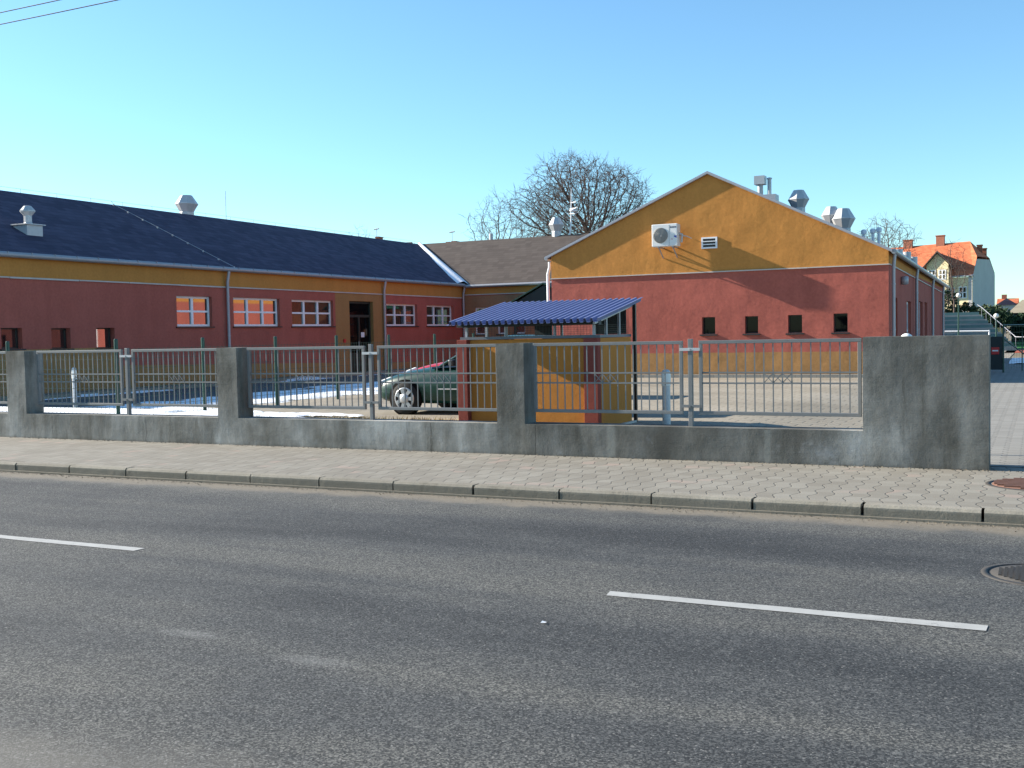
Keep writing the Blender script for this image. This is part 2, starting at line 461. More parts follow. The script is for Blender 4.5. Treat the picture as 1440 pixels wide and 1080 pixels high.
def kerbmat():
    t = NT('kerb_concrete')
    X, Y, Z = t.xyz()
    c = t.ramp(t.math('ADD', t.math('MULTIPLY', t.noise(1.3, 5, .6), .6), t.math('MULTIPLY', t.noise(45., 4, .7), .4)), [(.3, (.175, .158, .125)), (.55, (.265, .243, .20)), (.75, (.345, .32, .27))])
    wn = t.n('ShaderNodeTexWhiteNoise', noise_dimensions='1D'); t.L(t.math('FLOOR', t.math('SUBTRACT', X, .55)), wn.inputs['W'])
    c = t.mix(t.math('MULTIPLY', wn.outputs['Value'], .38), c, (.15, .135, .11))
    c = t.mix(t.math('MULTIPLY', t.step(Z, -.012, -.05), .62), c, (.125, .112, .088))
    st = t.step(t.noise(4., 5, .7), .58, .72)
    c = t.mix(t.math('MULTIPLY', st, .5), c, (.10, .09, .07))
    return t.fin(c, .9, .2, 0, t.bump(t.math('ADD', t.noise(60., 4, .7), t.math('MULTIPLY', t.noise(9., 4), 2.)), .5, .006))
M['kerb'] = kerbmat()

def glass(name, base=(.012, .014, .016), ior=1.9):
    t = NT(name)
    t.b.inputs['IOR'].default_value = ior
    return t.fin(base, .03, .5, 0, t.bump(t.noise(1.6, 2), .03, .01))
M['glass'] = glass('window_glass', ior=2.9)
M['glass_dark'] = glass('dark_window_glass', (.004, .004, .005), 1.25)
M['car_glass'] = glass('car_glass', (.02, .025, .035), 1.6)
def paint(name, c):
    t = NT(name)
    return t.fin(t.mix(t.noise(3., 4), tuple(x * .85 for x in c), tuple(x * 1.15 for x in c)), .38, .3, .0, None, .35)
M['car_green'] = paint('dark_green_car_paint', (.004, .036, .026))
M['car_red'] = paint('red_car_paint', (.38, .014, .018))

# ------------------------------------------------------------------ camera, sky, sun
cam = bpy.data.cameras.new('camera'); co = bpy.data.objects.new('camera', cam); COL.objects.link(co)
yaw, pitch, roll, fpx = 0.455132889, -0.0454194218, -0.0196311626, 1523.04
fw = Vector((-math.sin(yaw) * math.cos(pitch), math.cos(yaw) * math.cos(pitch), math.sin(pitch)))
rt = Vector((math.cos(yaw), math.sin(yaw), 0)); up = rt.cross(fw)
r2 = rt * math.cos(roll) + up * math.sin(roll); u2 = -rt * math.sin(roll) + up * math.cos(roll)
co.matrix_world = Matrix(((r2.x, u2.x, -fw.x, 0), (r2.y, u2.y, -fw.y, 0), (r2.z, u2.z, -fw.z, 1.6), (0, 0, 0, 1)))
cam.sensor_width = 36.; cam.lens = fpx / 1440 * 36.; cam.clip_start = .1; cam.clip_end = 3000.
SC.camera = co

SUN_EL = math.radians(24.7); SUN_A = math.radians(6.6)
D = Vector((math.cos(SUN_EL) * math.cos(SUN_A), math.cos(SUN_EL) * math.sin(SUN_A), -math.sin(SUN_EL)))
sl = bpy.data.lights.new('sun', 'SUN'); sl.energy = 5.0; sl.angle = math.radians(.53); sl.color = (1., .92, .80)
so = bpy.data.objects.new('sun', sl); COL.objects.link(so); so.location = (-40, -10, 30)
so.rotation_euler = D.to_track_quat('-Z', 'Y').to_euler()
W = bpy.data.worlds.new('World'); SC.world = W; W.use_nodes = True
wt = W.node_tree; bg = wt.nodes['Background']
sky = wt.nodes.new('ShaderNodeTexSky'); sky.sky_type = 'NISHITA'; sky.sun_disc = False
sky.sun_elevation = SUN_EL; sky.sun_rotation = math.radians(263.4)
sky.altitude = 60.; sky.air_density = 1.0; sky.dust_density = .15; sky.ozone_density = 2.5
tint = wt.nodes.new('ShaderNodeMix'); tint.data_type = 'RGBA'; tint.blend_type = 'MULTIPLY'; tint.inputs[0].default_value = 1.
tint.inputs[7].default_value = (.80, 1.06, 1.13, 1)
wt.links.new(sky.outputs[0], tint.inputs[6]); wt.links.new(tint.outputs[2], bg.inputs[0]); bg.inputs[1].default_value = .083
SC.view_settings.view_transform = 'Standard'; SC.view_settings.look = 'None'; SC.view_settings.gamma = 1.; SC.view_settings.use_curve_mapping = False
SC.view_settings.exposure = 1.3
SC.render.engine = 'CYCLES'
SC.cycles.max_bounces = 6; SC.cycles.diffuse_bounces = 4; SC.cycles.glossy_bounces = 4; SC.cycles.use_denoising = True
SC.cycles.sample_clamp_indirect = 6.

# ------------------------------------------------------------------ ground, road, pavement
def grid(m, xs, ys, zf):
    nx, ny = len(xs), len(ys)
    vs = [(x, y, zf(x, y)) for y in ys for x in xs]
    fs = [(j * nx + i, j * nx + i + 1, (j + 1) * nx + i + 1, (j + 1) * nx + i) for j in range(ny - 1) for i in range(nx - 1)]
    m.add(vs, fs, True)

def lsp(a, b, n): return [a + (b - a) * i / (n - 1) for i in range(n)]

m = MB(); m.quad((-1500, -1500, -.4), (1500, -1500, -.4), (1500, 1500, -.4), (-1500, 1500, -.4)); tag(m.build('ground', M['soil']), kind='structure')
m = MB(); m.quad((-260, 2.46, -.12), (200, 2.46, -.12), (200, 10.14, -.12), (-260, 10.14, -.12)); road = tag(m.build('road', M['asphalt']), kind='structure')
for k in range(-12, 8):
    x0 = -2.567 + k * 6.435
    mm = MB(); pts = []
    n = 12
    top = [(x0 + 2.29 * i / n + random.uniform(-.01, .01), 6.63 + .06 + random.uniform(-.004, .004)) for i in range(n + 1)]
    bot = [(x0 + 2.29 * i / n + random.uniform(-.01, .01), 6.63 - .06 + random.uniform(-.004, .004)) for i in range(n + 1)]
    if x0 < -15 or x0 > 5:
        top = [top[0], top[-1]]; bot = [bot[0], bot[-1]]; n = 1
    b = [(p[0], p[1], -.116) for p in bot] + [(p[0], p[1], -.116) for p in top]
    mm.add(b, [(i, i + 1, n + 2 + i, n + 1 + i) for i in range(n)])
    mm.build('lane_dash', M['paint_white'], road)
# near pavement (the photographer's side)
m = MB(); m.box(-260, 200, -4, 2.34, -.3, .0); tag(m.build('near_pavement', M['paving']), kind='structure')
def kerbrow(name, y0, y1, x0, x1):
    m = MB()
    for k in range(int(x0), int(x1)):
        xa = k + .55 + random.uniform(-.004, .004); xb = xa + .988
        dz = random.uniform(-.004, .003); dy = random.uniform(-.004, .004)
        c = .02
        if name == 'kerb':   # chamfer faces the road
            prof = [(y0 + dy, -.3), (y0 + dy, -.022 + dz), (y0 + dy + c, .002 + dz), (y1, .002 + dz), (y1, -.3)]
        else:
            prof = [(y1 + dy, -.3), (y1 + dy, -.022 + dz), (y1 + dy - c, .002 + dz), (y0, .002 + dz), (y0, -.3)]
        a = xa + random.uniform(0, .012); b = xb - random.uniform(0, .012)
        m.prism([(a, p[0], p[1]) for p in prof], (b - a, 0, 0))
    return tag(m.build(name, M['kerb']), kind='structure')
kerbrow('kerb', 10.14, 10.29, -60, 25)
kerbrow('near_kerb', 2.345, 2.495, -12, 8)
m = MB(); m.box(-260, 200, 10.10, 10.30, -.3, -.10); tag(m.build('kerb_bed', M['kerb']), kind='structure')
m = MB(); m.quad((-260, 10.295, 0), (200, 10.295, 0), (200, 13.37, 0), (-260, 13.37, 0)); tag(m.build('pavement', M['paving']), kind='structure')
def sst(x, a, b):
    t = min(1, max(0, (x - a) / (b - a))); return t * t * (3 - 2 * t)
def yz(x, y=0): return G * (1 - sst(x, -4.6, -1.95))
xs = [-90, -60, -40] + lsp(-30, -5, 12) + lsp(-4.6, -1.95, 12) + [-1.4]
m = MB(); grid(m, xs, [13.26, 20, 30, 40, 50, 60, 75], lambda x, y: yz(x)); tag(m.build('yard', M['yard']), kind='structure')
m = MB(); m.quad((-1.75, 13.36, .006), (40, 13.36, .006), (40, 58, .006), (-1.75, 58, .006))
tag(m.build('driveway', M['drive']), kind='structure')
m = MB(); grid(m, lsp(-40, -4.9, 30), lsp(13.3, 15.55, 8), lambda x, y: yz(x) + .006 + .03 * math.sin(x * 1.7) * math.sin(y * 2.1) * sst(y, 13.3, 13.8) * (1 - sst(y, 15.0, 15.55)) + (.02 if 13.4 < y < 15.4 else 0)); tag(m.build('verge', M['verge']), kind='structure')
# sports ground and slope behind
m = MB(); m.quad((-60, 58, -.02), (60, 58, -.02), (60, 90, -.02), (-60, 90, -.02)); tag(m.build('sports_ground', M['soil']), kind='structure')
m = MB(); m.quad((-2.6, 68.5, .0), (40, 68.5, .0), (40, 79.2, .0), (-2.6, 79.2, .0)); tag(m.build('running_track', M['track']), kind='structure')
m = MB(); m.quad((-2.4, 79.3, .01), (40, 79.3, .01), (40, 110., .01), (-2.4, 110., .01)); tag(m.build('football_pitch', M['turf']), kind='structure')
m = MB(); grid(m, lsp(-90, -2.6, 30), [78, 86, 90, 94, 98, 150], lambda x, y: -.1 + 3.0 * sst(y, 82, 95) + .3 * math.sin(x * .4))
grid(m, lsp(-2.6, 90, 20), [108, 114, 120, 126, 150], lambda x, y: -.1 + 2.6 * sst(y, 110, 124) + .3 * math.sin(x * .4))
tag(m.build('hillside', M['hill']), kind='structure')
# paved apron along the foot of the hall and a thin kerb by the low wing
m = MB(); m.box(-14.4, -3.9, 31.75, 32.38, -.2, G + .07); m.box(-14.4, -3.6, 31.65, 31.75, -.2, G + .085); tag(m.build('apron_path', M['drive']), kind='structure')
m = MB(); m.box(-24.45, -22.9, 15.6, 44.9, -.2, G + .05); m.box(-22.9, -22.75, 15.6, 44.9, -.2, G + .09); tag(m.build('wing_path', M['kerb']), kind='structure')

# snow: real thin sheets with ragged edges
def vnoise(seed):
    rng = np.random.RandomState(seed); T = rng.rand(64, 64)
    def f(x, y):
        s = 0; a = .5
        for o in range(4):
            X = x * 2 ** o + 13.7 * o; Y = y * 2 ** o + 7.1 * o
            i = math.floor(X); j = math.floor(Y); fx = X - i; fy = Y - j
            fx = fx * fx * (3 - 2 * fx); fy = fy * fy * (3 - 2 * fy)
            g = lambda p, q: T[p % 64, q % 64]
            s += a * ((g(i, j) * (1 - fx) + g(i + 1, j) * fx) * (1 - fy) + (g(i, j + 1) * (1 - fx) + g(i + 1, j + 1) * fx) * fy); a *= .5
        return s
    return f
def snow_patch(m, x0, x1, y0, y1, step, dens, seed, base=None, thick=.05, fx=1., fy=1.):
    f = vnoise(seed)
    base = base or (lambda x, y: yz(x) + .01)
    nx = int((x1 - x0) / step); ny = int((y1 - y0) / step)
    H = {}
    for j in range(ny + 1):
        for i in range(nx + 1):
            x = x0 + i * step; y = y0 + j * step
            H[i, j] = (f(x * fx, y * fy) - 1 + dens(x, y))
    idx = {}; vs = []; fs = []
    def V(i, j):
        if (i, j) not in idx:
            x = x0 + i * step; y = y0 + j * step
            idx[i, j] = len(vs); vs.append((x, y, base(x, y) + thick * min(1, max(-.3, H[i, j] * 5))))
        return idx[i, j]
    for j in range(ny):
        for i in range(nx):
            if max(H[i, j], H[i + 1, j], H[i, j + 1], H[i + 1, j + 1]) > 0:
                fs.append((V(i, j), V(i + 1, j), V(i + 1, j + 1), V(i, j + 1)))
    m.add(vs, fs, True)
m = MB()
vz = lambda x, y: yz(x) + .032
def vergeden(x, y):
    d = .53
    if x < -14.8: d = .9
    elif x < -13: d = .66
    elif x > -9.6: d = .33
    elif x > -10.8: d = .46
    return d * sst(x, -26, -25) + .0
snow_patch(m, -26, -8.2, 13.34, 16.0, .07, vergeden, 3, vz, .05, .8, 1.6)
tag(m.build('verge_snow', M['snow']), 'sunlit patches of melting snow on the grass strip behind the wall', 'snow', kind='stuff')
m = MB()
def bandden(x, y):
    c = -16.8; d = abs(x - c)
    e = .74 - max(0, d - .9) * .34
    if y > 30: e -= (y - 30) * .03
    return e
snow_patch(m, -20, -14.6, 16.4, 40, .12, bandden, 11, lambda x, y: yz(x) + .01, .05, .9, 1.3)
def kerbden(x, y): return .62 - abs(x + 22.5) * .9
snow_patch(m, -23.1, -21.9, 18, 44, .1, kerbden, 17, lambda x, y: G + .012 + (.085 if x < -22.74 else 0), .04, 1.2, .5)
tag(m.build('yard_snow', M['snow']), 'blue shaded band of leftover snow on the yard paving', 'snow', kind='stuff')
m = MB()
snow_patch(m, -1.2, 3.0, 48.5, 57, .15, lambda x, y: .62, 23, lambda x, y: .03, .06, .7, .5)
tag(m.build('far_snow', M['snow']), 'small heap of snow left beyond the driveway shadow', 'snow', kind='stuff')

# dry grass blades on the verge
m = MB()
for i in range(5200):
    x = random.uniform(-13.6, -8.1); y = random.uniform(13.4, 15.5)
    if random.random() > .35 + .65 * sst(x, -12, -9.6): continue
    h = random.uniform(.03, .09); a = random.uniform(0, PI); w = random.uniform(.004, .009)
    lx = random.gauss(0, .03); ly = random.gauss(0, .03); z = G + .015
    m.add([(x - w * math.cos(a), y - w * math.sin(a), z), (x + w * math.cos(a), y + w * math.sin(a), z), (x + lx, y + ly, z + h)], [(0, 1, 2)])
tag(m.build('grass', M['grass'], recalc=False), 'tufts of dry winter grass between the snow patches', 'grass', kind='stuff')

# ------------------------------------------------------------------ concrete boundary wall
Y0, Y1 = 12.97, 13.32
wall = thing('boundary_wall', 'rough grey rendered concrete wall with low plinth and square piers along the pavement', 'wall', (-9, 13.1, 0))
piers = [(-25.6, -25.15), (-20.85, -20.4), (-16.07, -15.61), (-11.40, -11.01), (-6.58, -6.17)]
fn = vnoise(5)
def rough_box(m, x0, x1, y0, y1, z0, z1, st=.09, amp=.007):
    """box with a front face and top that are a bit uneven"""
    xs = lsp(x0, x1, max(2, int((x1 - x0) / st) + 1)); zs = lsp(z0, z1, max(3, int((z1 - z0) / st) + 1))
    def off(x, z): return (fn(x * 2.2, z * 2.6) - .5) * 2 * amp
    nx = len(xs)
    vs = [(x, y0 + off(x, z), z + (off(x * 1.3, 9) if z == z1 else 0)) for z in zs for x in xs]
    fs = [(j * nx + i, j * nx + i + 1, (j + 1) * nx + i + 1, (j + 1) * nx + i) for j in range(len(zs) - 1) for i in range(nx - 1)]
    m.add(vs, fs, True)
    top = vs[-nx:]
    vt = top + [(x, y1, p[2]) for x, p in zip(xs, top)]
    m.add(vt, [(i, i + 1, nx + i + 1, nx + i) for i in range(nx - 1)], True)
    back = vt[nx:]
    vb = back + [(x, y1, z0) for x in xs]
    m.add(vb, [(i, i + 1, nx + i + 1, nx + i) for i in range(nx - 1)])
    for i, x in ((0, x0), (nx - 1, x1)):
        col = [vs[j * nx + i] for j in range(len(zs))]
        m.add(col + [(x, y1, top[i][2]), (x, y1, z0)], [tuple(range(len(col) + 2))])
edges = piers + [(-1.848, -.515)]
for i, (a, b) in enumerate(edges):
    m = MB(); big = i == len(edges) - 1
    rough_box(m, a, b, Y0, Y1 + .01, -.15, 1.495 if big else 1.488, .08, .007)
    o = m.build('pier', M['concrete'], wall)
    if big: o['label'] = 'broad square end pier of dark streaked concrete'
segs = [(-60, -25.6)] + [(edges[i][1], edges[i + 1][0]) for i in range(len(edges) - 1)]
for a, b in segs:
    m = MB(); rough_box(m, a, b, Y0, Y1, -.15, .412, .08, .007); m.build('plinth', M['concrete'], wall)

# ------------------------------------------------------------------ fence panels and posts
PY = 13.14
def fence_panel(x0, x1, label):
    t = thing('steel_fence', label, 'fence panel', ((x0 + x1) / 2, PY, .55), 'grey steel fence panels on the concrete wall')
    zt, zb = 1.482, .56; w = .042
    m = MB()
    m.box(x0, x1, PY - w / 2, PY + w / 2, zt - w, zt); m.box(x0, x1, PY - w / 2, PY + w / 2, zb, zb + w)
    m.box(x0, x0 + w, PY - w / 2 + .001, PY + w / 2 - .001, zb + w, zt - w); m.box(x1 - w, x1, PY - w / 2 + .001, PY + w / 2 - .001, zb + w, zt - w)
    m.build('frame', M['fence_paint'], t, bevel=.004)
    m = MB()
    for z in (1.082, .952): m.box(x0 + w, x1 - w, PY - .010, PY + .010, z - .010, z + .010)
    m.build('cross_rail', M['fence_paint'], t)
    n = int(round((x1 - x0 - w) / .109)); st = (x1 - x0 - w) / n
    m = MB(); c = n // 2
    for k in range(1, n):
        x = x0 + w / 2 + k * st
        m.box(x - .0065, x + .0065, PY - .0065, PY + .0065, zb + w, .942); m.box(x - .0065, x + .0065, PY - .0065, PY + .0065, 1.092, zt - w)
        m.box(x - .0065, x + .0065, PY - .0065, PY + .0065, .962, 1.072)
    m.build('bars', M['fence_paint'], t)
    m = MB()
    for k in (-1, 0, 1):
        xc = x0 + w / 2 + (c + k + .5) * st
        for s in (-1, 1): m.bar((xc - s * st * .48, PY + .008 * s, .96), (xc + s * st * .48, PY + .008 * s, 1.074), .008)
    m.build('cross_ornament', M['fence_paint'], t)
    return t
def fence_post(x, label):
    t = thing('fence_post', label, 'fence post', (x, PY, .41), 'grey steel posts between the fence panels')
    part('shaft', M['fence_paint'], t, lambda m: m.box(x - .027, x + .027, PY - .027, PY + .027, .405, 1.505), bevel=.004)
    for z in (1.375, .665):
        part('bracket', M['galv'] if z > 1 else M['fence_paint'], t, lambda m: (m.box(x - .13, x + .13, PY - .040, PY - .029, z - .018, z + .018), m.tube([(x, PY - .055, z), (x, PY - .03, z)], .011, 6)))
    return t
fence_panel(-18.1, -16.13, 'grey steel fence panel cut off at the left edge of the photo')
fence_panel(-15.50, -13.53, 'grey steel fence panel directly right of the leftmost pier')
fence_panel(-13.31, -11.44, 'grey steel fence panel ending at the left side of the second pier')
fence_panel(-10.93, -8.79, 'grey steel fence panel right of the second pier, before the shaded snow band')
fence_panel(-8.57, -6.62, 'grey steel fence panel crossing in front of the green hatchback')
fence_panel(-6.10, -4.04, 'grey steel fence panel in front of the bin shelter, right of the middle pier')
fence_panel(-3.83, -1.885, 'rightmost grey steel fence panel, beside the broad end pier')
fence_post(-13.42, 'grey steel post nearest the left edge, with a small window behind its top')
fence_post(-8.685, 'grey steel post just left of the green hatchback')
fence_post(-3.94, 'grey steel post beside the silver bollard light')

# ------------------------------------------------------------------ green mesh fence
mf = thing('mesh_fence', 'dark green welded mesh fence with tall round posts running back beside the snow', 'fence', (-14.5, 13.95, G))
posts = [(-14.5, y) for y in (13.95, 16.13, 18.33, 20.53, 22.75, 25.0, 27.2)] + [(-17.22, 13.95), (-19.5, 13.95)]
for x, y in posts:
    part('post', M['green_paint'], mf, lambda m: (m.tube([(x, y, G - .1), (x, y, 1.65)], .035, 10), m.tube([(x, y, 1.65), (x, y, 1.665)], [.037, .02], 10)))
def meshrun(x0, y0, x1, y1):
    m = MB(); L = math.hypot(x1 - x0, y1 - y0); n = int(L / .1)
    P = lambda t, z: (x0 + (x1 - x0) * t, y0 + (y1 - y0) * t, z)
    for k in range(1, n): m.bar(P(k / n, G + .06), P(k / n, 1.5), .004)
    for z in lsp(G + .08, 1.48, 8): m.bar(P(.015, z), P(.985, z), .006)
    m.build('mesh_panel', M['green_paint'], mf)
for i in range(6): meshrun(posts[i][0], posts[i][1], posts[i + 1][0], posts[i + 1][1])
meshrun(*posts[7], *posts[0]); meshrun(*posts[8], *posts[7])

# ------------------------------------------------------------------ bollard lights and globe lamp
def bollard(x, y, h, label, k=1.):
    t = thing('bollard_light', label, 'bollard light', (x, y, G), 'silver bollard lights in the yard')
    z = yz(x)
    part('shaft', M['silver'], t, lambda m: m.lathe((x, y, z), [(r_ * k, h_) for r_, h_ in [(.06, 0), (.06, h - .24)]], 24))
    part('lens', M['opal'], t, lambda m: m.lathe((x, y, z), [(r_ * k, h_) for r_, h_ in [(.066, h - .24), (.068, h - .22), (.068, h - .08), (.066, h - .06)]], 24))
    part('cap', M['silver'], t, lambda m: m.lathe((x, y, z), [(r_ * k, h_) for r_, h_ in [(.062, h - .06), (.062, h - .035), (.045, h - .008), (.015, h)]], 24))
bollard(-4.93, 15.2, .85, 'silver bollard light with a domed cap, right of the bin shelter')
bollard(-18.1, 16.25, .90, 'small pale bollard light at the far left, before the low wing', .72)
gl = thing('globe_lamp', 'white globe lamp peeping over the top of the broad end pier', 'lamp', (-1.52, 14.4, 0))
part('stem', M['green_paint'], gl, lambda m: m.tube([(-1.52, 14.4, 0), (-1.52, 14.4, 1.38)], .03, 10))
part('globe', M['opal'], gl, lambda m: m.lathe((-1.52, 14.4, 1.44), [(.082 * math.sin(PI * i / 10) + 1e-4, -.082 * math.cos(PI * i / 10)) for i in range(11)], 20, cap=False))

# ------------------------------------------------------------------ bin shelter
XL, XR, YF, YB = -8.02, -5.69, 14.5, 16.05
ZW = 1.53
sh = thing('bin_shelter', 'ochre and red bin shelter with wire mesh top and blue corrugated roof', 'shelter', ((XL + XR) / 2, 15.3, G))
for bx in ((XL + .17, XR - .25, YF + .10, YF + .22), (XL + .28, XR - .14, YB - .14, YB - .02), (XL + .02, XL + .14, YF + .3, YB - .25), (XR - .15, XR - .03, YF + .12, YB - .14)):
    part('wall_panel', M['ochre_plaster'], sh, lambda m: m.box(*bx, G - .1, ZW), bevel=.006)
for x0, x1, y0, y1 in ((XL, XL + .17, YF, YF + .30), (XR - .25, XR - .03, YF, YF + .12), (XL, XL + .28, YB - .25, YB)):
    part('corner_pilaster', M['red_plaster'], sh, lambda m: m.box(x0, x1, y0, y1, G - .1, ZW + .004), bevel=.006)
part('rear_post', M['black_frame'], sh, lambda m: m.box(XR - .03, XR + .02, YB - .06, YB - .01, G - .1, 2.06))
part('base_strip', M['flash'], sh, lambda m: m.box(XR - .02, XR + .02, YF + .1, YB - .06, G - .02, G + .03))
zf, zb_ = 1.80, 2.07
rz = lambda y: zf + (zb_ - zf) * (y - YF) / (YB - YF)
for (x, y) in ((XL + .12, YF + .1), (-7.25, YF + .15), (-6.45, YF + .15), (XR - .12, YF + .1), (XR - .09, 15.0), (XR - .09, 15.55), (XL + .12, YB - .1), (-6.9, YB - .1), (XL + .1, 15.3)):
    part('steel_post', M['pipe_grey'], sh, lambda m: m.box(x - .018, x + .018, y - .018, y + .018, ZW + .04, rz(y) - .05))
for bx in ((XL + .02, XR - .02, YF + .07, YF + .13), (XR - .12, XR - .05, YF + .131, YB - .07), (XL + .05, XR - .121, YB - .13, YB - .08), (XL + .06, XL + .13, YF + .131, YB - .131)):
    part('frame_rail', M['rail_grey'], sh, lambda m: m.box(*bx, ZW + .005, ZW + .045))
for bx in ((XL - .02, XR - .02, YF + .04, YF + .14, zf - .075, zf - .005), (XL - .02, XR - .06, YB - .14, YB - .07, zb_ - .09, zb_ - .02)):
    part('roof_beam', M['dark_sheet'], sh, lambda m: m.box(*bx))
part('side_rafter', M['pipe_grey'], sh, lambda m: m.prism([(XR - .055, YF - .1, rz(YF - .1) - .055), (XR - .055, YB - .02, rz(YB - .02) - .055), (XR - .055, YB - .02, rz(YB - .02) - .015), (XR - .055, YF - .1, rz(YF - .1) - .015)], (.03, 0, 0)))
for a, b in ((-6.33, XR - .10), (-7.35, -7.05)):
    part('dark_panel', M['dark_sheet'], sh, lambda m: m.box(a, b, YB - .165, YB - .142, ZW + .05, zb_ - .1))
m = MB()
for k in range(1, 47):
    x = XL + .05 + k * .05
    if x < XR - .06: m.bar((x, YF + .1, ZW + .04), (x, YF + .1, zf - .07), .003)
for z in lsp(ZW + .07, zf - .08, 5): m.bar((XL + .05, YF + .1, z), (XR - .06, YF + .1, z), .003)
for k in range(1, 29):
    y = YF + .13 + k * .05
    if y < YB - .06: m.bar((XR - .09, y, ZW + .04), (XR - .09, y, rz(y) - .06), .003)
for z in lsp(ZW + .07, zf - .08, 5): m.bar((XR - .09, YF + .1, z), (XR - .09, YB - .1, z), .003)
m.build('wire_mesh', M['black_frame'], sh)
# trapezoid roof sheet
m = MB(); per = .104; x = XL - .06; prof = []
while x < XR + .06:
    prof += [(x, .0), (x + .048, .0), (x + .056, .056), (x + .084, .056)]; x += per
ya, yb = YF - .22, YB + .12
n = len(prof)
def zz(y, h): return rz(y) + h
vs = [(px, ya, zz(ya, h)) for px, h in prof] + [(px, yb, zz(yb, h)) for px, h in prof] + [(px, ya, zz(ya, h) - .006) for px, h in prof] + [(px, yb, zz(yb, h) - .006) for px, h in prof]
fs = []
for i in range(n - 1):
    fs += [(i, i + 1, n + i + 1, n + i), (2 * n + i + 1, 2 * n + i, 3 * n + i, 3 * n + i + 1), (i + 1, i, 2 * n + i, 2 * n + i + 1), (n + i, n + i + 1, 3 * n + i + 1, 3 * n + i)]
fs += [(0, n, 3 * n, 2 * n), (n - 1, 2 * n - 1, 4 * n - 1, 3 * n - 1)]
m.add(vs, fs); m.build('corrugated_roof', M['sheet_blue'], sh)

# ------------------------------------------------------------------ windows helper
def window(parent, axis, plane, sgn, u0, u1, z0, z1, cols, rec=.12, fw_=.07, mat='white_pvc', gl='glass', rows=2, sill=True, mull=.05, top=None):
    """frame set back by rec in the opening; panes and sill are its sub-parts"""
    d0 = rec; d1 = rec + .06
    P = (lambda m, a, b, c, d, e0, e1: m.box(*sorted((plane - sgn * e0, plane - sgn * e1)), a, b, c, d)) if axis == 'x' else (lambda m, a, b, c, d, e0, e1: m.box(a, b, *sorted((plane - sgn * e0, plane - sgn * e1)), c, d))
    m = MB()
    P(m, u0, u1, z1 - fw_, z1, d0, d1); P(m, u0, u1, z0, z0 + fw_, d0, d1)
    P(m, u0, u0 + fw_, z0 + fw_, z1 - fw_, d0, d1); P(m, u1 - fw_, u1, z0 + fw_, z1 - fw_, d0, d1)
    for k in range(1, cols):
        u = u0 + (u1 - u0) * k / cols; P(m, u - mull, u + mull, z0 + fw_, z1 - fw_, d0 - .012, d1)
    for k in range(1, rows):
        z = z0 + (z1 - z0) * k / rows; P(m, u0 + fw_, u1 - fw_, z - mull * .6, z + mull * .6, d0 - .006, d1 - .004)
    o = m.build('window', M[mat], parent)
    m = MB(); P(m, u0 + .01, u1 - .01, z0 + .01, z1 - .01, d0 + .03, d0 + .042); m.build('glass_pane', M[gl], o)
    if sill:
        m = MB(); P(m, u0 - .06, u1 + .06, z0 - .05, z0 - .005, -.06, d0 - .002); m.build('sill', M['black_frame'], o)
    return o

# ------------------------------------------------------------------ low wing on the left
XW = -24.5; WY0, WY1 = 15.6, 54.3
ZE = 4.05; XRG = -29.5; ZR = 6.45; YRG = 49.5
wing = thing('low_wing', 'long low red and ochre school wing in shade with a dark shingle roof', 'building', (XW, 30, G))
wwin = [(26.12, 27.74, 2.07, 3.04, 2), (28.80, 31.27, 2.07, 3.05, 3), (31.97, 34.53, 2.07, 3.04, 3), (38.30, 40.78, 2.07, 3.00, 3), (41.61, 44.03, 2.07, 2.99, 3)]
wsq = [(19.66, 20.32, 1.49, 2.04), (21.27, 21.92, 1.46, 2.03), (22.85, 23.54, 1.44, 2.035), (18.05, 18.7, 1.49, 2.04)]
door = (35.62, 37.31, G + .02, 3.06)
m = MB()
wall_open(m, 'x', XW, 1, WY0, 45.0, -.3, ZE, [w[:4] for w in wwin] + wsq + [door], .22)
m.quad((XW, WY0, -.3), (XRG * 2 - XW, WY0, -.3), (XRG * 2 - XW, WY0, ZE), (XW, WY0, ZE)); m.add([(XW, WY0, ZE), (XRG * 2 - XW, WY0, ZE), (XRG, WY0, ZR - .05)], [(0, 1, 2)])
m.quad((2 * XRG - XW, WY0, -.3), (2 * XRG - XW, WY1, -.3), (2 * XRG - XW, WY1, ZE), (2 * XRG - XW, WY0, ZE))
m.build('wall', M['plaster_wing'], wing)
for a, b, c, d, n in wwin: window(wing, 'x', XW, 1, a, b, c, d, n)
for a, b, c, d in wsq: window(wing, 'x', XW, 1, a, b, c, d, 1, .17, .035, 'black_frame', 'glass', 1)
# door
o = part('door', M['door_dark'], wing, lambda m: (m.box(XW - .2, XW - .12, door[0] + .03, door[0] + .10, G + .05, 3.05), m.box(XW - .2, XW - .12, door[1] - .10, door[1] - .03, G + .05, 3.05),
     m.box(XW - .2, XW - .12, 36.40, 36.50, G + .05, 2.42), m.box(XW - .2, XW - .12, door[0] + .10, door[1] - .10, 2.42, 2.52), m.box(XW - .2, XW - .12, door[0] + .10, door[1] - .10, 2.97, 3.05), m.box(XW - .19, XW - .13, door[0] + .1, 36.4, G + .05, 1.0), m.box(XW - .19, XW - .13, 36.5, door[1] - .1, G + .05, 1.0)))
part('glass_pane', M['glass_dark'], o, lambda m: m.box(XW - .175, XW - .16, door[0] + .04, door[1] - .04, G + .1, 3.0))
part('handle', M['galv'], o, lambda m: m.tube([(XW - .07, 36.33, 1.1), (XW - .07, 36.33, 1.45)], .018, 8))
part('notice', M['paper'], o, lambda m: m.box(XW - .158, XW - .152, 36.62, 36.86, 1.62, 1.82))
part('doorbell', M['mark_red'], wing, lambda m: m.box(XW, XW + .05, 35.15, 35.27, 1.42, 1.56))
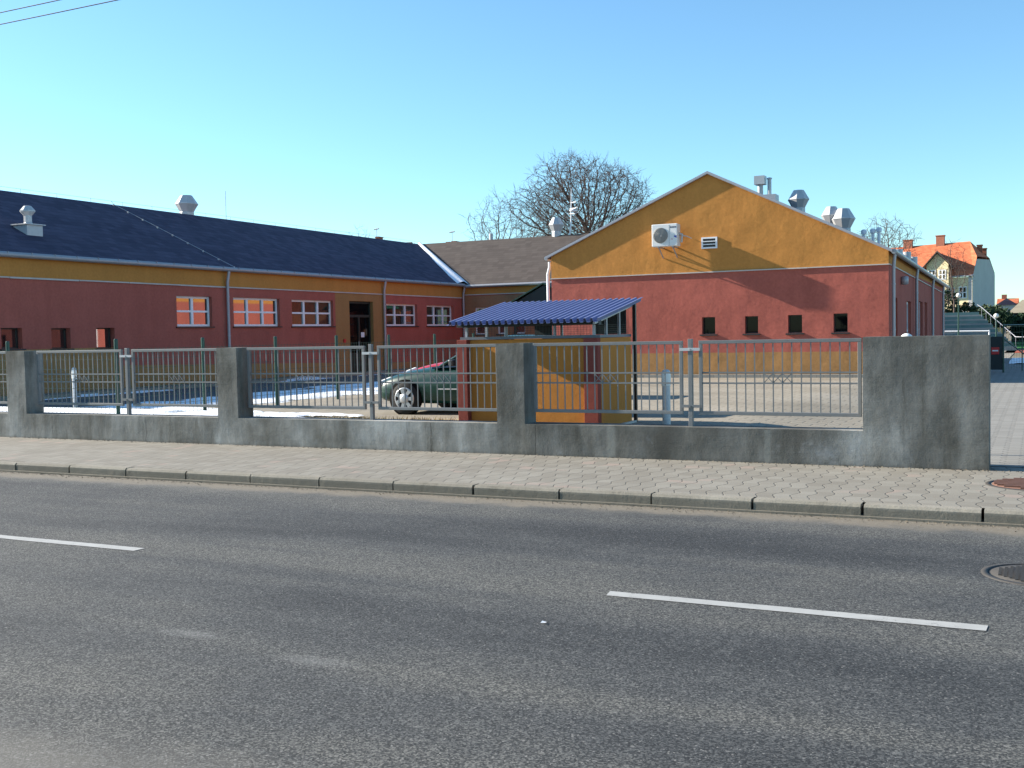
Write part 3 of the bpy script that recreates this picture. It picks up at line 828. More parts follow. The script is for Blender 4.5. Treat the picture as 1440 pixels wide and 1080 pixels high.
# wing roof: right slope cut by the valley, left slope
zs_ = lambda x: ZE + .02 + (ZR - ZE) * (XW - x) / (XW - XRG)
XE = XW + .12
m = MB(); th = .10
A = (XE, WY0 - .35, zs_(XE)); B = (XE, 45 - .12, zs_(XE)); C_ = (XRG, YRG, zs_(XRG)); D_ = (XRG, WY0 - .35, zs_(XRG))
m.prism([A, B, C_, D_], (0, 0, -th))
X2 = 2 * XRG - XE
m.prism([D_, (XRG, YRG + .05, D_[2]), (X2, 54.6, zs_(XE)), (X2, WY0 - .35, zs_(XE))], (0, 0, -th))
rf = m.build('roof', M['roof_dark'], wing)
part('gutter', M['zinc'], wing, lambda m: (m.tube([(XE + .05, WY0 - .3, zs_(XE) - .05), (XE + .05, 44.82, zs_(XE) - .05)], .075, 10), [m.box(XE - .03, XE + .13, y - .012, y + .012, zs_(XE) - .06, zs_(XE) + .025) for y in lsp(16, 44, 38)]))
def f_(m):
    y = WY0
    while y < 44.8:
        L = random.uniform(1.8, 2.3); e = min(y + L, 44.98)
        m.box(XW, XW + .035 + random.uniform(0, .012), y, e - .015, 3.355 + random.uniform(-.006, .006), 3.395); y = e
part('wall_flashing', M['flash'], wing, f_)
def downpipe_x(m, y, xw, ztop, zbot, xe, s=1):
    m.tube([(xe, y, ztop), (xe, y, ztop - .1), (xw + s * .10, y, ztop - .42), (xw + s * .10, y, zbot)], .05, 10)
    for z in (ztop - .9, ztop - 2.2, zbot + .5): m.lathe((xw + s * .10, y, z), [(.058, -.02), (.058, .02)], 10)
for y in (28.42, 38.02, 44.85):
    part('downpipe', M['pipe_grey'], wing, lambda m: downpipe_x(m, y, XW, zs_(XE) - .06, G, XE + .05))
# roof lightning wire
def f_(m):
    m.tube([(XRG, WY0 - .3, zs_(XRG) + .12), (XRG, YRG, zs_(XRG) + .12)], .006, 4, False)
    for y in lsp(16, 49, 24): m.tube([(XRG, y, zs_(XRG)), (XRG, y, zs_(XRG) + .13)], .008, 4, False)
    pts = [(XRG, 28.4, zs_(XRG) + .12)] + [(x, 28.4 + .35 * (XRG - x) / (XRG - XW), zs_(x) + .05) for x in lsp(XRG + .1, XE, 9)]
    m.tube(pts, .008, 4, False)
    for p in pts[1:]: m.box(p[0] - .02, p[0] + .02, p[1] - .02, p[1] + .02, p[2] - .05, p[2] + .01)
part('lightning_wire', M['galv'], wing, f_)
def ventilator(m, c, r, h, n=8, neck=.0):
    """octagonal double-cone roof fan: foot, lower cone, rim, upper cone, flat top"""
    m.lathe(c, [(r * .62, -.4), (r * .62, 0), (r * .60, .02), (r, h * .46), (r * 1.03, h * .47), (r * 1.03, h * .50), (r, h * .51), (r * .5, h), (r * .46, h)], n, False)
part('ventilator', M['galv'], rf, lambda m: ventilator(m, (XRG - .3, 32.5, 6.58), .43, .66))
def f_(m):
    x, y, z = -26.05, 21.95, 4.72
    m.box(x - .27, x + .27, y - .27, y + .27, z - .25, z + .27); m.box(x - .33, x + .33, y - .33, y + .33, z + .27, z + .30)
    m.lathe((x, y, z + .30), [(.15, 0), (.11, .06), (.11, .25), (.12, .26), (.21, .36), (.21, .40), (.11, .52), (.08, .53)], 10, False)
part('vent_stack', M['galv'], rf, f_)
part('lightning_rod', M['galv'], wing, lambda m: m.tube([(XRG, 34.4, 6.4), (XRG, 34.4, 7.6)], .012, 5))

# ------------------------------------------------------------------ link building (middle)
lk = thing('link_building', 'middle connecting building with a brown shingle roof between the two wings', 'building', (-19.5, 45, G))
lw = [(-23.9, -23.25, 1.65, 2.9), (-22.72, -22.25, 1.65, 2.9), (-21.9, -21.3, 1.65, 2.9), (-20.4, -19.2, 1.65, 2.9), (-18.6, -17.4, 1.65, 2.9)]
m = MB(); wall_open(m, 'y', 45.0, -1, XW + .002, -14.2, -.3, 4.0, lw, .18)
m.build('wall', M['plaster_link'], lk)
for i, (a, b, c, d) in enumerate(lw): window(lk, 'y', 45.0, -1, a, b, c, d, 1 if i < 3 else 2, .1, .06)
zl = lambda y: 4.0 + (ZR - 4.0) * (y - 45) / (YRG - 45)
ye = 45 - .12
m = MB()
m.prism([(XE + .01, ye, zl(ye) + .02), (-11.5, ye, zl(ye) + .02), (-11.5, YRG, ZR + .02), (XRG, YRG, ZR + .02)], (0, 0, -.09))
m.prism([(XRG, YRG, ZR + .02), (-11.5, YRG, ZR + .02), (-11.5, 54.6, 3.9), (XRG - 5, 54.6, 3.9)], (0, 0, -.09))
lrf = m.build('roof', M['roof_brown'], lk)
part('gutter', M['zinc'], lk, lambda m: m.tube([(XE + .12, ye - .05, zl(ye) - .03), (-14.5, ye - .05, zl(ye) - .03)], .075, 10))
part('wall_flashing', M['flash'], lk, lambda m: m.box(XW + .05, -14.5, 44.955, 45.0, 3.49, 3.53))
part('ventilator', M['galv'], lrf, lambda m: ventilator(m, (-21.65, 49.6, 6.66), .40, .70))
def f_(m):
    m.tube([(-21.05, 49.8, 6.3), (-20.95, 49.8, 7.0), (-20.9, 49.8, 8.75)], [.045, .035, .015], 8)
    for z, w in ((8.05, .22), (7.75, .3), (7.5, .34)):
        m.tube([(-20.9, 49.8, z), (-20.55, 49.55, z)], .012, 5); m.tube([(-20.7 - w, 49.7, z), (-20.7 + w, 49.4, z + .03)], .010, 5)
    m.lathe((-20.72, 49.55, 7.62), [(.02, -.05), (.16, -.02), (.18, .05), (.04, .09)], 10)
part('antenna_mast', M['white_pipe'], lrf, f_)
part('vent_pipe', M['galv'], lrf, lambda m: m.tube([(-25.6, 50.2, 6.1), (-25.6, 50.2, 6.85)], .10, 8))
# dark green gabled porch in the corner by the hall
px0, px1, pxc, py0 = -21.25, -17.95, -19.6, 43.3
cn = part('entrance_porch', M['door_dark'], lk, lambda m: (m.prism([(px0 + .12, py0 + .1, 2.95), (px1 - .12, py0 + .1, 2.95), (pxc, py0 + .1, 3.74)], (0, 1.55, 0)), [m.box(x - .06, x + .06, py0 + .12, py0 + .24, G, 2.95) for x in (px0 + .2, px1 - .2)]))
def f_(m):
    for sd in (-1, 1):
        xe_ = pxc + sd * 1.68
        m.prism([(pxc, py0, 3.86), (xe_, py0, 3.03), (xe_, py0, 2.97), (pxc, py0, 3.80)], (0, 1.65, 0))
part('porch_roof', M['green_paint'], cn, f_)
# snow in the valley between the two roofs
m = MB(); N = 26; fv = vnoise(31); row = []
for i in range(N + 1):
    s = i / N
    x = XRG + (XW + .10 - XRG) * s; y = YRG + (45 - .10 - YRG) * s; zv = zs_(x)
    wl = (.10 + .50 * s ** 1.1) * (1.25 - .5 * s ** 6) * (.75 + .5 * fv(s * 6, 2)); wr = (.08 + .16 * s) * (.8 + .4 * fv(s * 6, 9))
    # left edge lies on the dark slope, right edge on the brown slope
    lf = (x, y - wl * 1.3, zs_(x) + .015); rg_ = (x + wr * 1.3, y, zl(y) + .045)
    row.append([lf, (x + .02, y - wl * .5, zv + .10), (x + .02, y, zv + .13), rg_])
vs = [p for r in row for p in r]
m.add(vs, [(i * 4 + k, i * 4 + k + 1, (i + 1) * 4 + k + 1, (i + 1) * 4 + k) for i in range(N) for k in range(3)], True)
tag(m.build('valley_snow', M['snow']), 'white strip of snow lying in the valley where the dark and brown roofs meet', 'snow')

# ------------------------------------------------------------------ gabled hall
HX0, HX1, HY = -14.35, -3.9, 32.4
XA, ZA = -9.10, 6.37
ZL_, ZR_ = 4.12, 3.80
YE = 56.2
hall = thing('gabled_hall', 'ochre and red gabled school hall facing the street on the right', 'building', (XA, HY, G))
hw = [(-9.34, -8.93, 1.50, 2.02), (-8.02, -7.62, 1.495, 2.015), (-6.735, -6.325, 1.49, 2.02), (-5.427, -5.03, 1.485, 2.03)]
shear = lambda x, y, z: (x - .0127 * (y - HY), y, z - .27 * (y - HY) / 23.6 * (z / 3.85 if z > 0 else 0))
m = MB()
wall_open(m, 'y', HY, -1, HX0, HX1, -.3, 3.39, hw, .20)
m.add([(HX0, HY, 3.39), (HX1, HY, 3.39), (HX1, HY, ZR_), (XA, HY, ZA), (HX0, HY, ZL_)], [(0, 1, 2, 3, 4)])
m.quad((HX0, HY, -.3), (HX0, YE, -.3), (HX0, YE, ZL_), (HX0, HY, ZL_))
m.quad((HX0, YE, -.3), (HX1 - .3, YE, -.3), (HX1 - .3, YE, 3.6), (HX0, YE, 3.6)); m.add([(HX0, YE, 3.6), (HX1 - .3, YE, 3.6), (XA, YE, ZA)], [(0, 1, 2)])
s_ = MB()
sops = [(34.0, 34.75, .1, 2.5), (37.6, 39.1, .5, 2.50), (42.3, 43.75, .5, 2.62), (44.6, 45.9, .5, 2.65)]
wall_open(s_, 'x', HX1, 1, HY, YE, -.3, 3.84, sops, .30)
s_.xf(shear)
m.add(s_.v, s_.f)
m.build('wall', M['plaster_hall'], hall)
for i, (a, b, c, d) in enumerate(hw):
    window(hall, 'y', HY, -1, a, b, c, d, 1, .14, .03, 'black_frame', 'glass_dark', 1)
for a, b, c, d in sops[1:]:
    o = window(hall, 'x', HX1, 1, a, b, c, d, 1, .10, .10, 'white_pvc', 'glass_dark', 2, False)
    for q in [o] + list(o.children):
        org = ORG[q.name]
        for v in q.data.vertices: v.co = Vector(shear(*(v.co + org))) - org
o = part('door', M['red_plaster'], hall, lambda m: m.box(HX1 - .25, HX1 - .2, 34.02, 34.73, .12, 2.48))
# roof
OH = .085
def rp(x, y):   # roof top height
    k = 1 - (y - HY) / (YE - HY)
    zr = ZR_ - .27 * (1 - k)
    return (ZA + (ZL_ - ZA) * (XA - x) / (XA - HX0) if x < XA else ZA + (zr - ZA) * (x - XA) / (HX1 - XA)) + .05
XLf, XRf = HX0 - .14, HX1 + .10
m = MB(); ya, yb = HY - OH, YE + .2
for xa, xb in ((XLf, XA), (XA, XRf)):
    vs = []
    for y in (ya, yb):
        for x in (xa, xb):
            xx = x - (.0127 * (y - HY) if x == XRf else 0)
            vs += [(xx, y, rp(x, y)), (xx, y, rp(x, y) - .06)]
    m.add(vs, [(0, 2, 6, 4), (1, 5, 7, 3), (0, 1, 3, 2), (4, 6, 7, 5), (0, 4, 5, 1), (2, 3, 7, 6)])
hrf = m.build('roof', M['roof_dark'], hall)
def f_(m):
    for xa, xb in ((XLf - .01, XA), (XA, XRf + .01)):
        m.add([(xa, ya - .02, rp(xa, HY) + .012), (xb, ya - .02, rp(xb, HY) + .012), (xb, ya - .02, rp(xb, HY) - .055), (xa, ya - .02, rp(xa, HY) - .055),
               (xa, ya - .002, rp(xa, HY) + .015), (xb, ya - .002, rp(xb, HY) + .015), (xb, ya - .002, rp(xb, HY) - .075), (xa, ya - .002, rp(xa, HY) - .075)],
              [(0, 1, 2, 3), (4, 7, 6, 5), (0, 4, 5, 1), (3, 2, 6, 7), (0, 3, 7, 4), (1, 5, 6, 2)])
part('verge_trim', M['pipe_grey'], hall, f_)
def f_(m):
    x = HX0 - .03
    while x < HX1 + .03:
        e = min(x + random.uniform(1.8, 2.4), HX1 + .035); m.box(x, e - .008, HY - .045, HY, 3.375 + random.uniform(-.004, .004), 3.405); x = e
    m.box(HX1 - .3, HX1 + .02, YE - .01, YE, 3.3, 3.32)
    q = MB(); q.box(HX1, HX1 + .035, HY + .02, YE, 3.38, 3.41); q.xf(shear); m.add(q.v, q.f)
part('wall_flashing', M['flash'], hall, f_)
def f_(m):
    q = MB(); q.tube([(XRf + .05, HY - .02, rp(XRf, HY) - .05), (XRf + .05 - .3, YE + .1, rp(XRf, YE) - .05)], .075, 10); m.add(q.v, q.f, True)
    m.tube([(XLf - .05, HY + .02, rp(XLf, HY) - .04), (XLf - .05, 44.5, rp(XLf, HY) - .04)], .07, 10)
part('gutter', M['zinc'], hall, f_)
for y in (32.72, 40.07, 47.36, 53.6):
    q = MB(); downpipe_x(q, y, HX1, rp(XRf, HY) - .06 + .0, 0., XRf + .03); q.xf(shear); q.build('downpipe', M['pipe_grey'], hall)
part('downpipe', M['white_pipe'], hall, lambda m: (m.tube([(HX0 - .10, HY + .10, 3.95), (HX0 - .10, HY + .10, 3.78), (HX0 - .17, HY + .10, 3.55), (HX0 - .17, HY + .10, G)], .052, 12), m.lathe((HX0 - .17, HY + .10, 2.4), [(.062, -.03), (.062, .03)], 12)))
o = part('wall_lamp', M['pipe_grey'], hall, lambda m: m.lathe((HX1 + .10 - .04, 35.8, 3.05), [(.06, -.13), (.12, -.11), (.12, .11), (.06, .13)], 12))
# roof plant
def f_(m):
    x, y = -8.35, 36.; z = rp(x, y)
    m.tube([(x, y, z - .1), (x, y, z + .34)], .09, 12); m.box(x - .17, x + .17, y - .17, y + .17, z + .34, z + .62)
    m.tube([(x + .30, y, z - .2), (x + .30, y, z + .50)], .065, 12); m.lathe((x + .30, y, z + .50), [(.085, 0), (.085, .04), (.02, .06)], 12)
    m.box(x + .1, x + .55, y - .25, y + .25, z - .5, z - .02)
part('vent_stack', M['galv'], hrf, f_)
for x, y, r in ((-7.15, 36.2, .34), (-6.62, 39.2, .34), (-6.18, 39.0, .40)):
    part('ventilator', M['galv'], hrf, lambda m: ventilator(m, (x, y, rp(x, y) + .10), r, r * 1.75))
def f_(m):
    for x, h in ((-5.5, .25), (-5.2, .42), (-5.0, .55)):
        y = 39.; z = rp(x, y); m.tube([(x, y, z - .2), (x, y, z + h)], .055, 8); m.lathe((x, y, z + h), [(.09, -.02), (.10, .10), (.05, .14)], 8)
part('vent_pipe', M['white_pipe'], hrf, f_)
def f_(m):
    for x, y, h in ((-5.1, 45.6, .36), (-4.9, 46.6, .42), (-4.75, 47.6, .36)):
        z = rp(x, y); m.tube([(x, y, z - .2), (x, y, z + h)], .16, 10)
part('vent_pipe', M['galv'], hrf, f_)
# grille in the gable
o = part('vent_grille', M['white_pvc'], hall, lambda m: (m.box(-9.32, -8.83, HY - .05, HY, 4.40, 4.445), m.box(-9.32, -8.83, HY - .05, HY, 4.10, 4.145), m.box(-9.32, -9.27, HY - .05, HY, 4.145, 4.40), m.box(-8.88, -8.83, HY - .05, HY, 4.145, 4.40), m.box(-9.27, -8.88, HY - .05, HY - .01, 4.215, 4.24), m.box(-9.27, -8.88, HY - .05, HY - .01, 4.305, 4.33)))
part('grille_slots', M['black_frame'], o, lambda m: m.box(-9.27, -8.88, HY - .012, HY - .003, 4.145, 4.40))
# ------------------------------------------------------------------ air conditioner on the gable
ac = thing('air_conditioner', 'white air conditioner outdoor unit on brackets high on the ochre gable', 'air conditioner', (-10.35, HY, 4.2))
ax0, ax1, az0, az1, ay0, ay1 = -10.74, -9.93, 4.20, 4.88, HY - .52, HY - .19
part('casing', M['ac_white'], ac, lambda m: m.box(ax0, ax1, ay0, ay1, az0, az1), bevel=.02)
part('fan_guard', M['ac_grey'], ac, lambda m: (m.lathe((ax0 + .28, ay0 - .004, az0 + .34), [(.235, .01), (.235, -.012), (.20, -.022), (.04, -.024)], 28, True, 'y'), [m.lathe((ax0 + .28, ay0 - .03, az0 + .34), [(r, -.004), (r + .008, -.006), (r + .008, .004), (r, .004)], 28, True, 'y', False) for r in (.06, .10, .14, .18, .215)]))
part('panel_seam', M['ac_grey'], ac, lambda m: m.box(ax0 + .555, ax0 + .562, ay0 - .004, ay0, az0 + .03, az1 - .03))
def f_(m):
    for i, w in enumerate((.035, .025, .03, .028, .02, .03)): m.box(ax0 + .58 + i * .034, ax0 + .58 + i * .034 + w * .9, ay0 - .005, ay0, az1 - .125, az1 - .085)
part('lettering', M['mark_dark'], ac, f_)
part('blue_emblem', M['mark_blue'], ac, lambda m: m.prism([(ax0 + .70, ay0 - .005, az0 + .29), (ax0 + .79, ay0 - .005, az0 + .24), (ax0 + .79, ay0 - .005, az0 + .31), (ax0 + .73, ay0 - .005, az0 + .315)], (0, .005, 0)))
part('pale_emblem', M['mark_red'], ac, lambda m: m.prism([(ax0 + .63, ay0 - .005, az0 + .20), (ax0 + .67, ay0 - .005, az0 + .20), (ax0 + .655, ay0 - .005, az0 + .225), (ax0 + .635, ay0 - .005, az0 + .225)], (0, .005, 0)))
part('pipe_cover', M['galv'], ac, lambda m: (m.tube([(ax1 + .005, HY - .35, az0 + .38), (ax1 + .09, HY - .3, az0 + .36), (ax1 + .05, HY - .25, az0 + .12)], .035, 8), m.tube([(ax1 + .02, HY - .3, az0 + .33), (ax1 + .2, HY - .15, az0 + .30), (ax1 + .3, HY - .02, az0 + .24)], .016, 6)))
for x in (ax0 + .2, ax1 - .16):
    part('bracket', M['pipe_grey'], ac, lambda m: (m.box(x - .02, x + .02, ay0 + .02, HY, az0 - .035, az0), m.bar((x, ay0 + .08, az0 - .03), (x, HY - .01, az0 - .32), .03)))

# ------------------------------------------------------------------ cars
def make_car(name, label, x0, yc, z0, paint_, kz=1.):
    """hatchback, nose towards -X; x0 nose, yc centre line"""
    t = thing(name, label, 'car', (x0 + 1.9, yc, z0))
    st = [  # x, half width, z bottom, z top, side top
        (.00, .50, .30, .50), (.05, .66, .24, .57), (.18, .76, .20, .645), (.45, .80, .18, .73), (.85, .82, .17, .815), (1.2, .825, .17, .875), (1.7, .83, .17, .89),
        (2.4, .83, .17, .90), (3.0, .825, .18, .92), (3.5, .80, .20, .93), (3.72, .74, .26, .90), (3.82, .62, .32, .72)]
    sx = lambda x: x + .40 * sst(x, .75, 1.35)
    st = [(sx(a), b, c, d * kz) for a, b, c, d in st]
    m = MB(); vs = []; n = None
    for x, w, zb, zt in st:
        h = zt - zb
        half = [(w * .80, zb), (w * .96, zb + .06), (w, zb + h * .42), (w * .985, zb + h * .70), (w * .93, zb + h * .92), (w * .70, zt + .008), (w * .3, zt + .03)]
        ring = [(-a, b) for a, b in half] + [(a, b) for a, b in reversed(half)]
        n = len(ring)
        vs += [(x0 + x, yc + a, z0 + b) for a, b in ring]
    fs = []
    for i in range(len(st) - 1):
        for k in range(n): fs.append((i * n + k, i * n + (k + 1) % n, (i + 1) * n + (k + 1) % n, (i + 1) * n + k))
    fs += [tuple(range(n)), tuple((len(st) - 1) * n + k for k in range(n))[::-1]]
    m.add(vs, fs, True)
    body = m.build('body', paint_, t, subsurf=1)
    # glasshouse: dark glass volume, painted roof and pillars on it
    gs = [(1.05, .70, .86, .875), (1.35, .69, .88, 1.10), (1.78, .64, .88, 1.36), (2.2, .62, .89, 1.42), (2.9, .60, .90, 1.40), (3.35, .60, .92, 1.27), (3.66, .62, .92, .95)]
    gs = [(sx(a), b, c * kz, d * .955 * kz) for a, b, c, d in gs]
    m = MB(); vs = []
    for x, w, zb, zt in gs:
        k = (zt - zb) / .54
        wt = .74 - .16 * k
        vs += [(x0 + x, yc + a, z0 + b) for a, b in ((-.765, zb - .03), (-.76, zb), (-wt, zt - .02), (-wt * .8, zt), (wt * .8, zt), (wt, zt - .02), (.76, zb), (.765, zb - .03))]
    fs = []
    for i in range(len(gs) - 1):
        for k in range(7): fs.append((i * 8 + k, i * 8 + k + 1, i * 8 + 9 + k, i * 8 + 8 + k))
    m.add(vs, fs, True); m.build('cabin_glass', M['car_glass'], t)
    m = MB(); vs = []
    rs = [(1.74, 1.345), (1.9, 1.395), (2.2, 1.435), (2.6, 1.435), (2.95, 1.405), (3.34, 1.29)]
    rs = [(sx(a), b * .955 * kz) for a, b in rs]
    for x, zt in rs: vs += [(x0 + x, yc + a, z0 + zt + b) for a, b in ((-.62, -.035), (-.56, .008), (-.3, .024), (.3, .024), (.56, .008), (.62, -.035))]
    m.add(vs, [(i * 6 + k, i * 6 + k + 1, i * 6 + 7 + k, i * 6 + 6 + k) for i in range(len(rs) - 1) for k in range(5)], True)
    m.build('roof', paint_, t)
    for s in (-1, 1):
        part('pillar', paint_, t, lambda m: m.tube([(x0 + 1.42, yc + s * .75, z0 + .86 * kz), (x0 + 1.8, yc + s * .69, z0 + 1.07 * kz), (x0 + 2.18, yc + s * .61, z0 + 1.29 * kz)], .032, 6))
        part('pillar', M['black_frame'], t, lambda m: m.tube([(x0 + 2.75, yc + s * .77, z0 + .87 * kz), (x0 + 2.82, yc + s * .61, z0 + 1.34 * kz)], .035, 6))
        part('pillar', paint_, t, lambda m: m.tube([(x0 + 4.0, yc + s * .74, z0 + .90 * kz), (x0 + 3.7, yc + s * .62, z0 + 1.22 * kz)], .06, 6))
    for s in (-1, 1):
        o = part('mirror', M['black_frame'], t, lambda m: (m.obox((x0 + 1.76, yc + s * .90, z0 + .93), .10, .17, .11), m.bar((x0 + 1.80, yc + s * .76, z0 + .88), (x0 + 1.78, yc + s * .86, z0 + .90), .04)), bevel=.025)
        part('headlight', M['opal'], t, lambda m: m.obox((x0 + .155, yc + s * .57, z0 + .585), .26, .22, .10, Matrix.Rotation(-s * .55, 3, 'Z') @ Matrix.Rotation(-.35, 3, 'Y')), bevel=.03)
        part('side_trim', M['galv'], t, lambda m: m.box(x0 + 1.4, x0 + 3.3, *sorted((yc + s * .826, yc + s * .842)), z0 + .455, z0 + .475))
        part('door_handle', M['black_frame'], t, lambda m: m.box(x0 + 2.5, x0 + 2.65, *sorted((yc + s * .80, yc + s * .845)), z0 + .73, z0 + .76))
        for xw in (.72, 3.45):
            part('wheel_arch_shade', M['black_void'], t, lambda m: m.lathe((x0 + xw, yc + s * .80, z0 + .30), [(.335, -.02 * s), (.332, .031 * s), (.02, .032 * s)], 28, True, 'y'))  # flat black disc painted in place of the shaded wheel recess
            o = part('wheel', M['tyre'], t, lambda m: m.lathe((x0 + xw, yc + s * .75, z0 + .29), [(.20, -.09), (.27, -.09), (.288, -.06), (.288, .075), (.275, .098), (.20, .103)] if s > 0 else [(.20, .09), (.27, .09), (.288, .06), (.288, -.075), (.275, -.098), (.20, -.103)], 32, True, 'y'))
            def hub(m):
                c = Vector((x0 + xw, yc + s * .858, z0 + .29))
                m.lathe(c, [(.205, -.02 * s), (.20, 0), (.178, .004 * s), (.176, .0)], 32, True, 'y', False)
                m.lathe(c, [(.095, -.004 * s), (.09, .010 * s), (.03, .014 * s), (.005, .014 * s)], 24, True, 'y')
                for k in range(7):
                    a0 = 2 * PI * k / 7 - .21; a1 = a0 + .42
                    q = [(.085, a0 - .1), (.185, a0), (.185, a1), (.085, a1 + .1)]
                    m.prism([c + Vector((r * math.cos(a), s * .002, r * math.sin(a))) for r, a in q], (0, s * .006, 0))
            part('hubcap', M['hubcap'], o, hub)
    m = MB(); m.box(x0 + .02, x0 + .05, yc - .26, yc + .26, z0 + .38, z0 + .47); m.build('bumper_grille', M['black_frame'], t)
    return t
make_car('parked_car', 'dark green hatchback parked beside the bin shelter, seen through the fence', -11.02, 17.48, G, M['car_green'], 1.0)
make_car('parked_car', 'bright red car parked behind the green hatchback', -13.15, 21.9, G + .03, M['car_red'], .945)

# ------------------------------------------------------------------ trees (bare, winter)
def colonize(seed, root, trunk_h, blob, n_attr, D=.34, kill=.55, infl=3.5, lean=(0, 0)):
    rng = np.random.RandomState(seed)
    A = []
    while len(A) < n_attr:
        p = rng.uniform(-1, 1, 3); r = np.linalg.norm(p)
        if r > 1 or (rng.rand() > .25 + .75 * r): continue
        q = blob(p, rng)
        if q is not None: A.append(q)
    A = np.array(A)
    nodes = []; par = []
    z = root[2]; p = np.array(root, float); k = 0
    while p[2] < root[2] + trunk_h:
        nodes.append(p.copy()); par.append(k - 1); k += 1
        p = p + np.array([lean[0] + rng.uniform(-.05, .05), lean[1] + rng.uniform(-.05, .05), 1.]) * D
    nodes = list(nodes); N = np.array(nodes)
    d = np.linalg.norm(A[:, None] - N[None], axis=2); near = d.argmin(1); nd = d.min(1)
    alive = np.ones(len(A), bool)
    kids = {}; kidl = {}
    for it in range(140):
        idx = np.where(alive & (nd < max(infl, infl if it > 8 else 30)))[0]
        if len(idx) == 0: break
        acc = {}
        for i in idx:
            v = A[i] - nodes[near[i]]; v /= np.linalg.norm(v) + 1e-9
            acc[near[i]] = acc.get(near[i], 0) + v
        new = []
        for k, v in acc.items():
            v = v / (np.linalg.norm(v) + 1e-9) + rng.uniform(-.28, .28, 3) + np.array([0, 0, .06]); v /= np.linalg.norm(v)
            q = nodes[k] + v * D
            if kids.get(k, 0) >= 4 or any(np.linalg.norm(q - nodes[c_]) < .35 * D for c_ in kidl.get(k, ())): continue
            kids[k] = kids.get(k, 0) + 1; new.append((q, k))
        if not new: break
        s = len(nodes)
        for q, k in new: kidl.setdefault(k, []).append(len(nodes)); nodes.append(q); par.append(k)
        Q = np.array([q for q, _ in new])
        dd = np.linalg.norm(A[:, None] - Q[None], axis=2); j = dd.argmin(1); dm = dd.min(1)
        b = dm < nd; near[b] = s + j[b]; nd[b] = dm[b]
        alive &= nd > kill
        if len(nodes) > 20000: break
    return np.array(nodes), par, rng
def tree(name, label, root, trunk_h, c, rad, n_attr, seed, tip=.011, k=.46, twigs=2, tw=.7, mat='bark', grp='bare winter trees behind the buildings', D=.34, kill=.55, flat=-.55, pw=2.3, maxr=.3):
    def blob(p, rng):
        if p[2] < flat: return None
        return np.array(c) + p * np.array(rad) * (1 + .12 * math.sin(5 * math.atan2(p[1], p[0]) + seed) + .1 * math.sin(7 * p[2] + 3 * p[0] + seed))
    N, par, rng = colonize(seed, root, trunk_h, blob, n_attr, D, kill)
    n = len(N); w = np.zeros(n); ch = [[] for _ in range(n)]
    for i in range(1, n): ch[par[i]].append(i)
    for i in range(n - 1, -1, -1):
        w[i] = tip ** pw if not ch[i] else sum(w[j] for j in ch[i])
    R = np.minimum(w ** (1 / pw), maxr)
    tr = MB(); cr = MB(); split = root[2] + trunk_h
    # walk chains
    stack = [(0, None)]
    while stack:
        i, prev = stack.pop()
        pts = [N[prev]] if prev is not None else []; rr = [R[i]] if prev is not None else []
        j = i
        while True:
            pts.append(N[j]); rr.append(R[j])
            if not ch[j]: break
            cs = sorted(ch[j], key=lambda q: -w[q])
            for q in cs[1:]: stack.append((q, j))
            j = cs[0]
        if len(pts) > 1:
            r0 = rr[0]
            sides = 8 if r0 > .1 else (5 if r0 > .04 else 3)
            (tr if prev is None else cr).tube([Vector(p) for p in pts], [float(r) for r in rr], sides, False)
    for i in range(n):
        if R[i] < tip * 2.6 and N[i][2] > split:
            for _ in range(twigs if not ch[i] else (1 if rng.rand() < .6 else 0)):
                v = N[i] - N[par[i]]; v /= np.linalg.norm(v) + 1e-9
                v = v + rng.uniform(-.9, .9, 3) + np.array([0, 0, .15]); v /= np.linalg.norm(v)
                L = tw * rng.uniform(.5, 1.1); mid = N[i] + v * L * .5 + rng.uniform(-.06, .06, 3)
                e = N[i] + v * L + rng.uniform(-.1, .1, 3)
                cr.tube([Vector(N[i]), Vector(mid), Vector(e)], [tip * .85, tip * .7, tip * .45], 3, False)
                if rng.rand() < .6:
                    v2 = v + rng.uniform(-.8, .8, 3); cr.tube([Vector(mid), Vector(mid + v2 * L * .45)], [tip * .65, tip * .4], 3, False)
    t = thing(name, label, 'tree', tuple(root), grp)
    tr.build('trunk', M[mat], t, recalc=False); cr.build('branches', M[mat], t, recalc=False)
    return t
tree('bare_tree', 'large bare oak with a broad dense crown behind the brown roof', (-29.8, 75, 0), 8.2, (-30.7, 75, 10.6), (5.0, 4.5, 3.9), 6500, 3, tip=.0135, twigs=3, tw=.8, D=.26, kill=.33, flat=-.8, pw=2.2, maxr=.32)
tree('bare_tree', 'smaller thin bare tree left of the broad oak', (-35.3, 70, 0), 6.6, (-35.2, 70, 9.0), (2.3, 2.1, 2.5), 1300, 8, tip=.010, D=.26, kill=.36, twigs=2, tw=.6, maxr=.12, flat=-.9)
tree('bare_tree', 'low bare bush-like treetop between the thin tree and the broad oak', (-33.0, 71, 0), 7.0, (-32.6, 71, 8.6), (1.7, 1.5, 1.3), 800, 12, tip=.010, D=.26, kill=.36, twigs=2, tw=.6, maxr=.1, flat=-1)
tree('bare_tree', 'bare tree rising behind the right end of the hall roof', (-9.4, 76, 0), 5.0, (-9.3, 76, 7.0), (2.0, 2., 1.8), 1500, 15, tip=.011, D=.26, kill=.34, twigs=2, tw=.6, maxr=.16, flat=-.8)
tree('bare_tree', 'slim bare tree standing before the orange roofed house', (-5.55, 83, 0), 3.4, (-5.9, 83, 5.2), (1.4, 1.6, 2.2), 900, 19, tip=.010, D=.26, kill=.36, twigs=2, tw=.5, maxr=.12, flat=-.9)
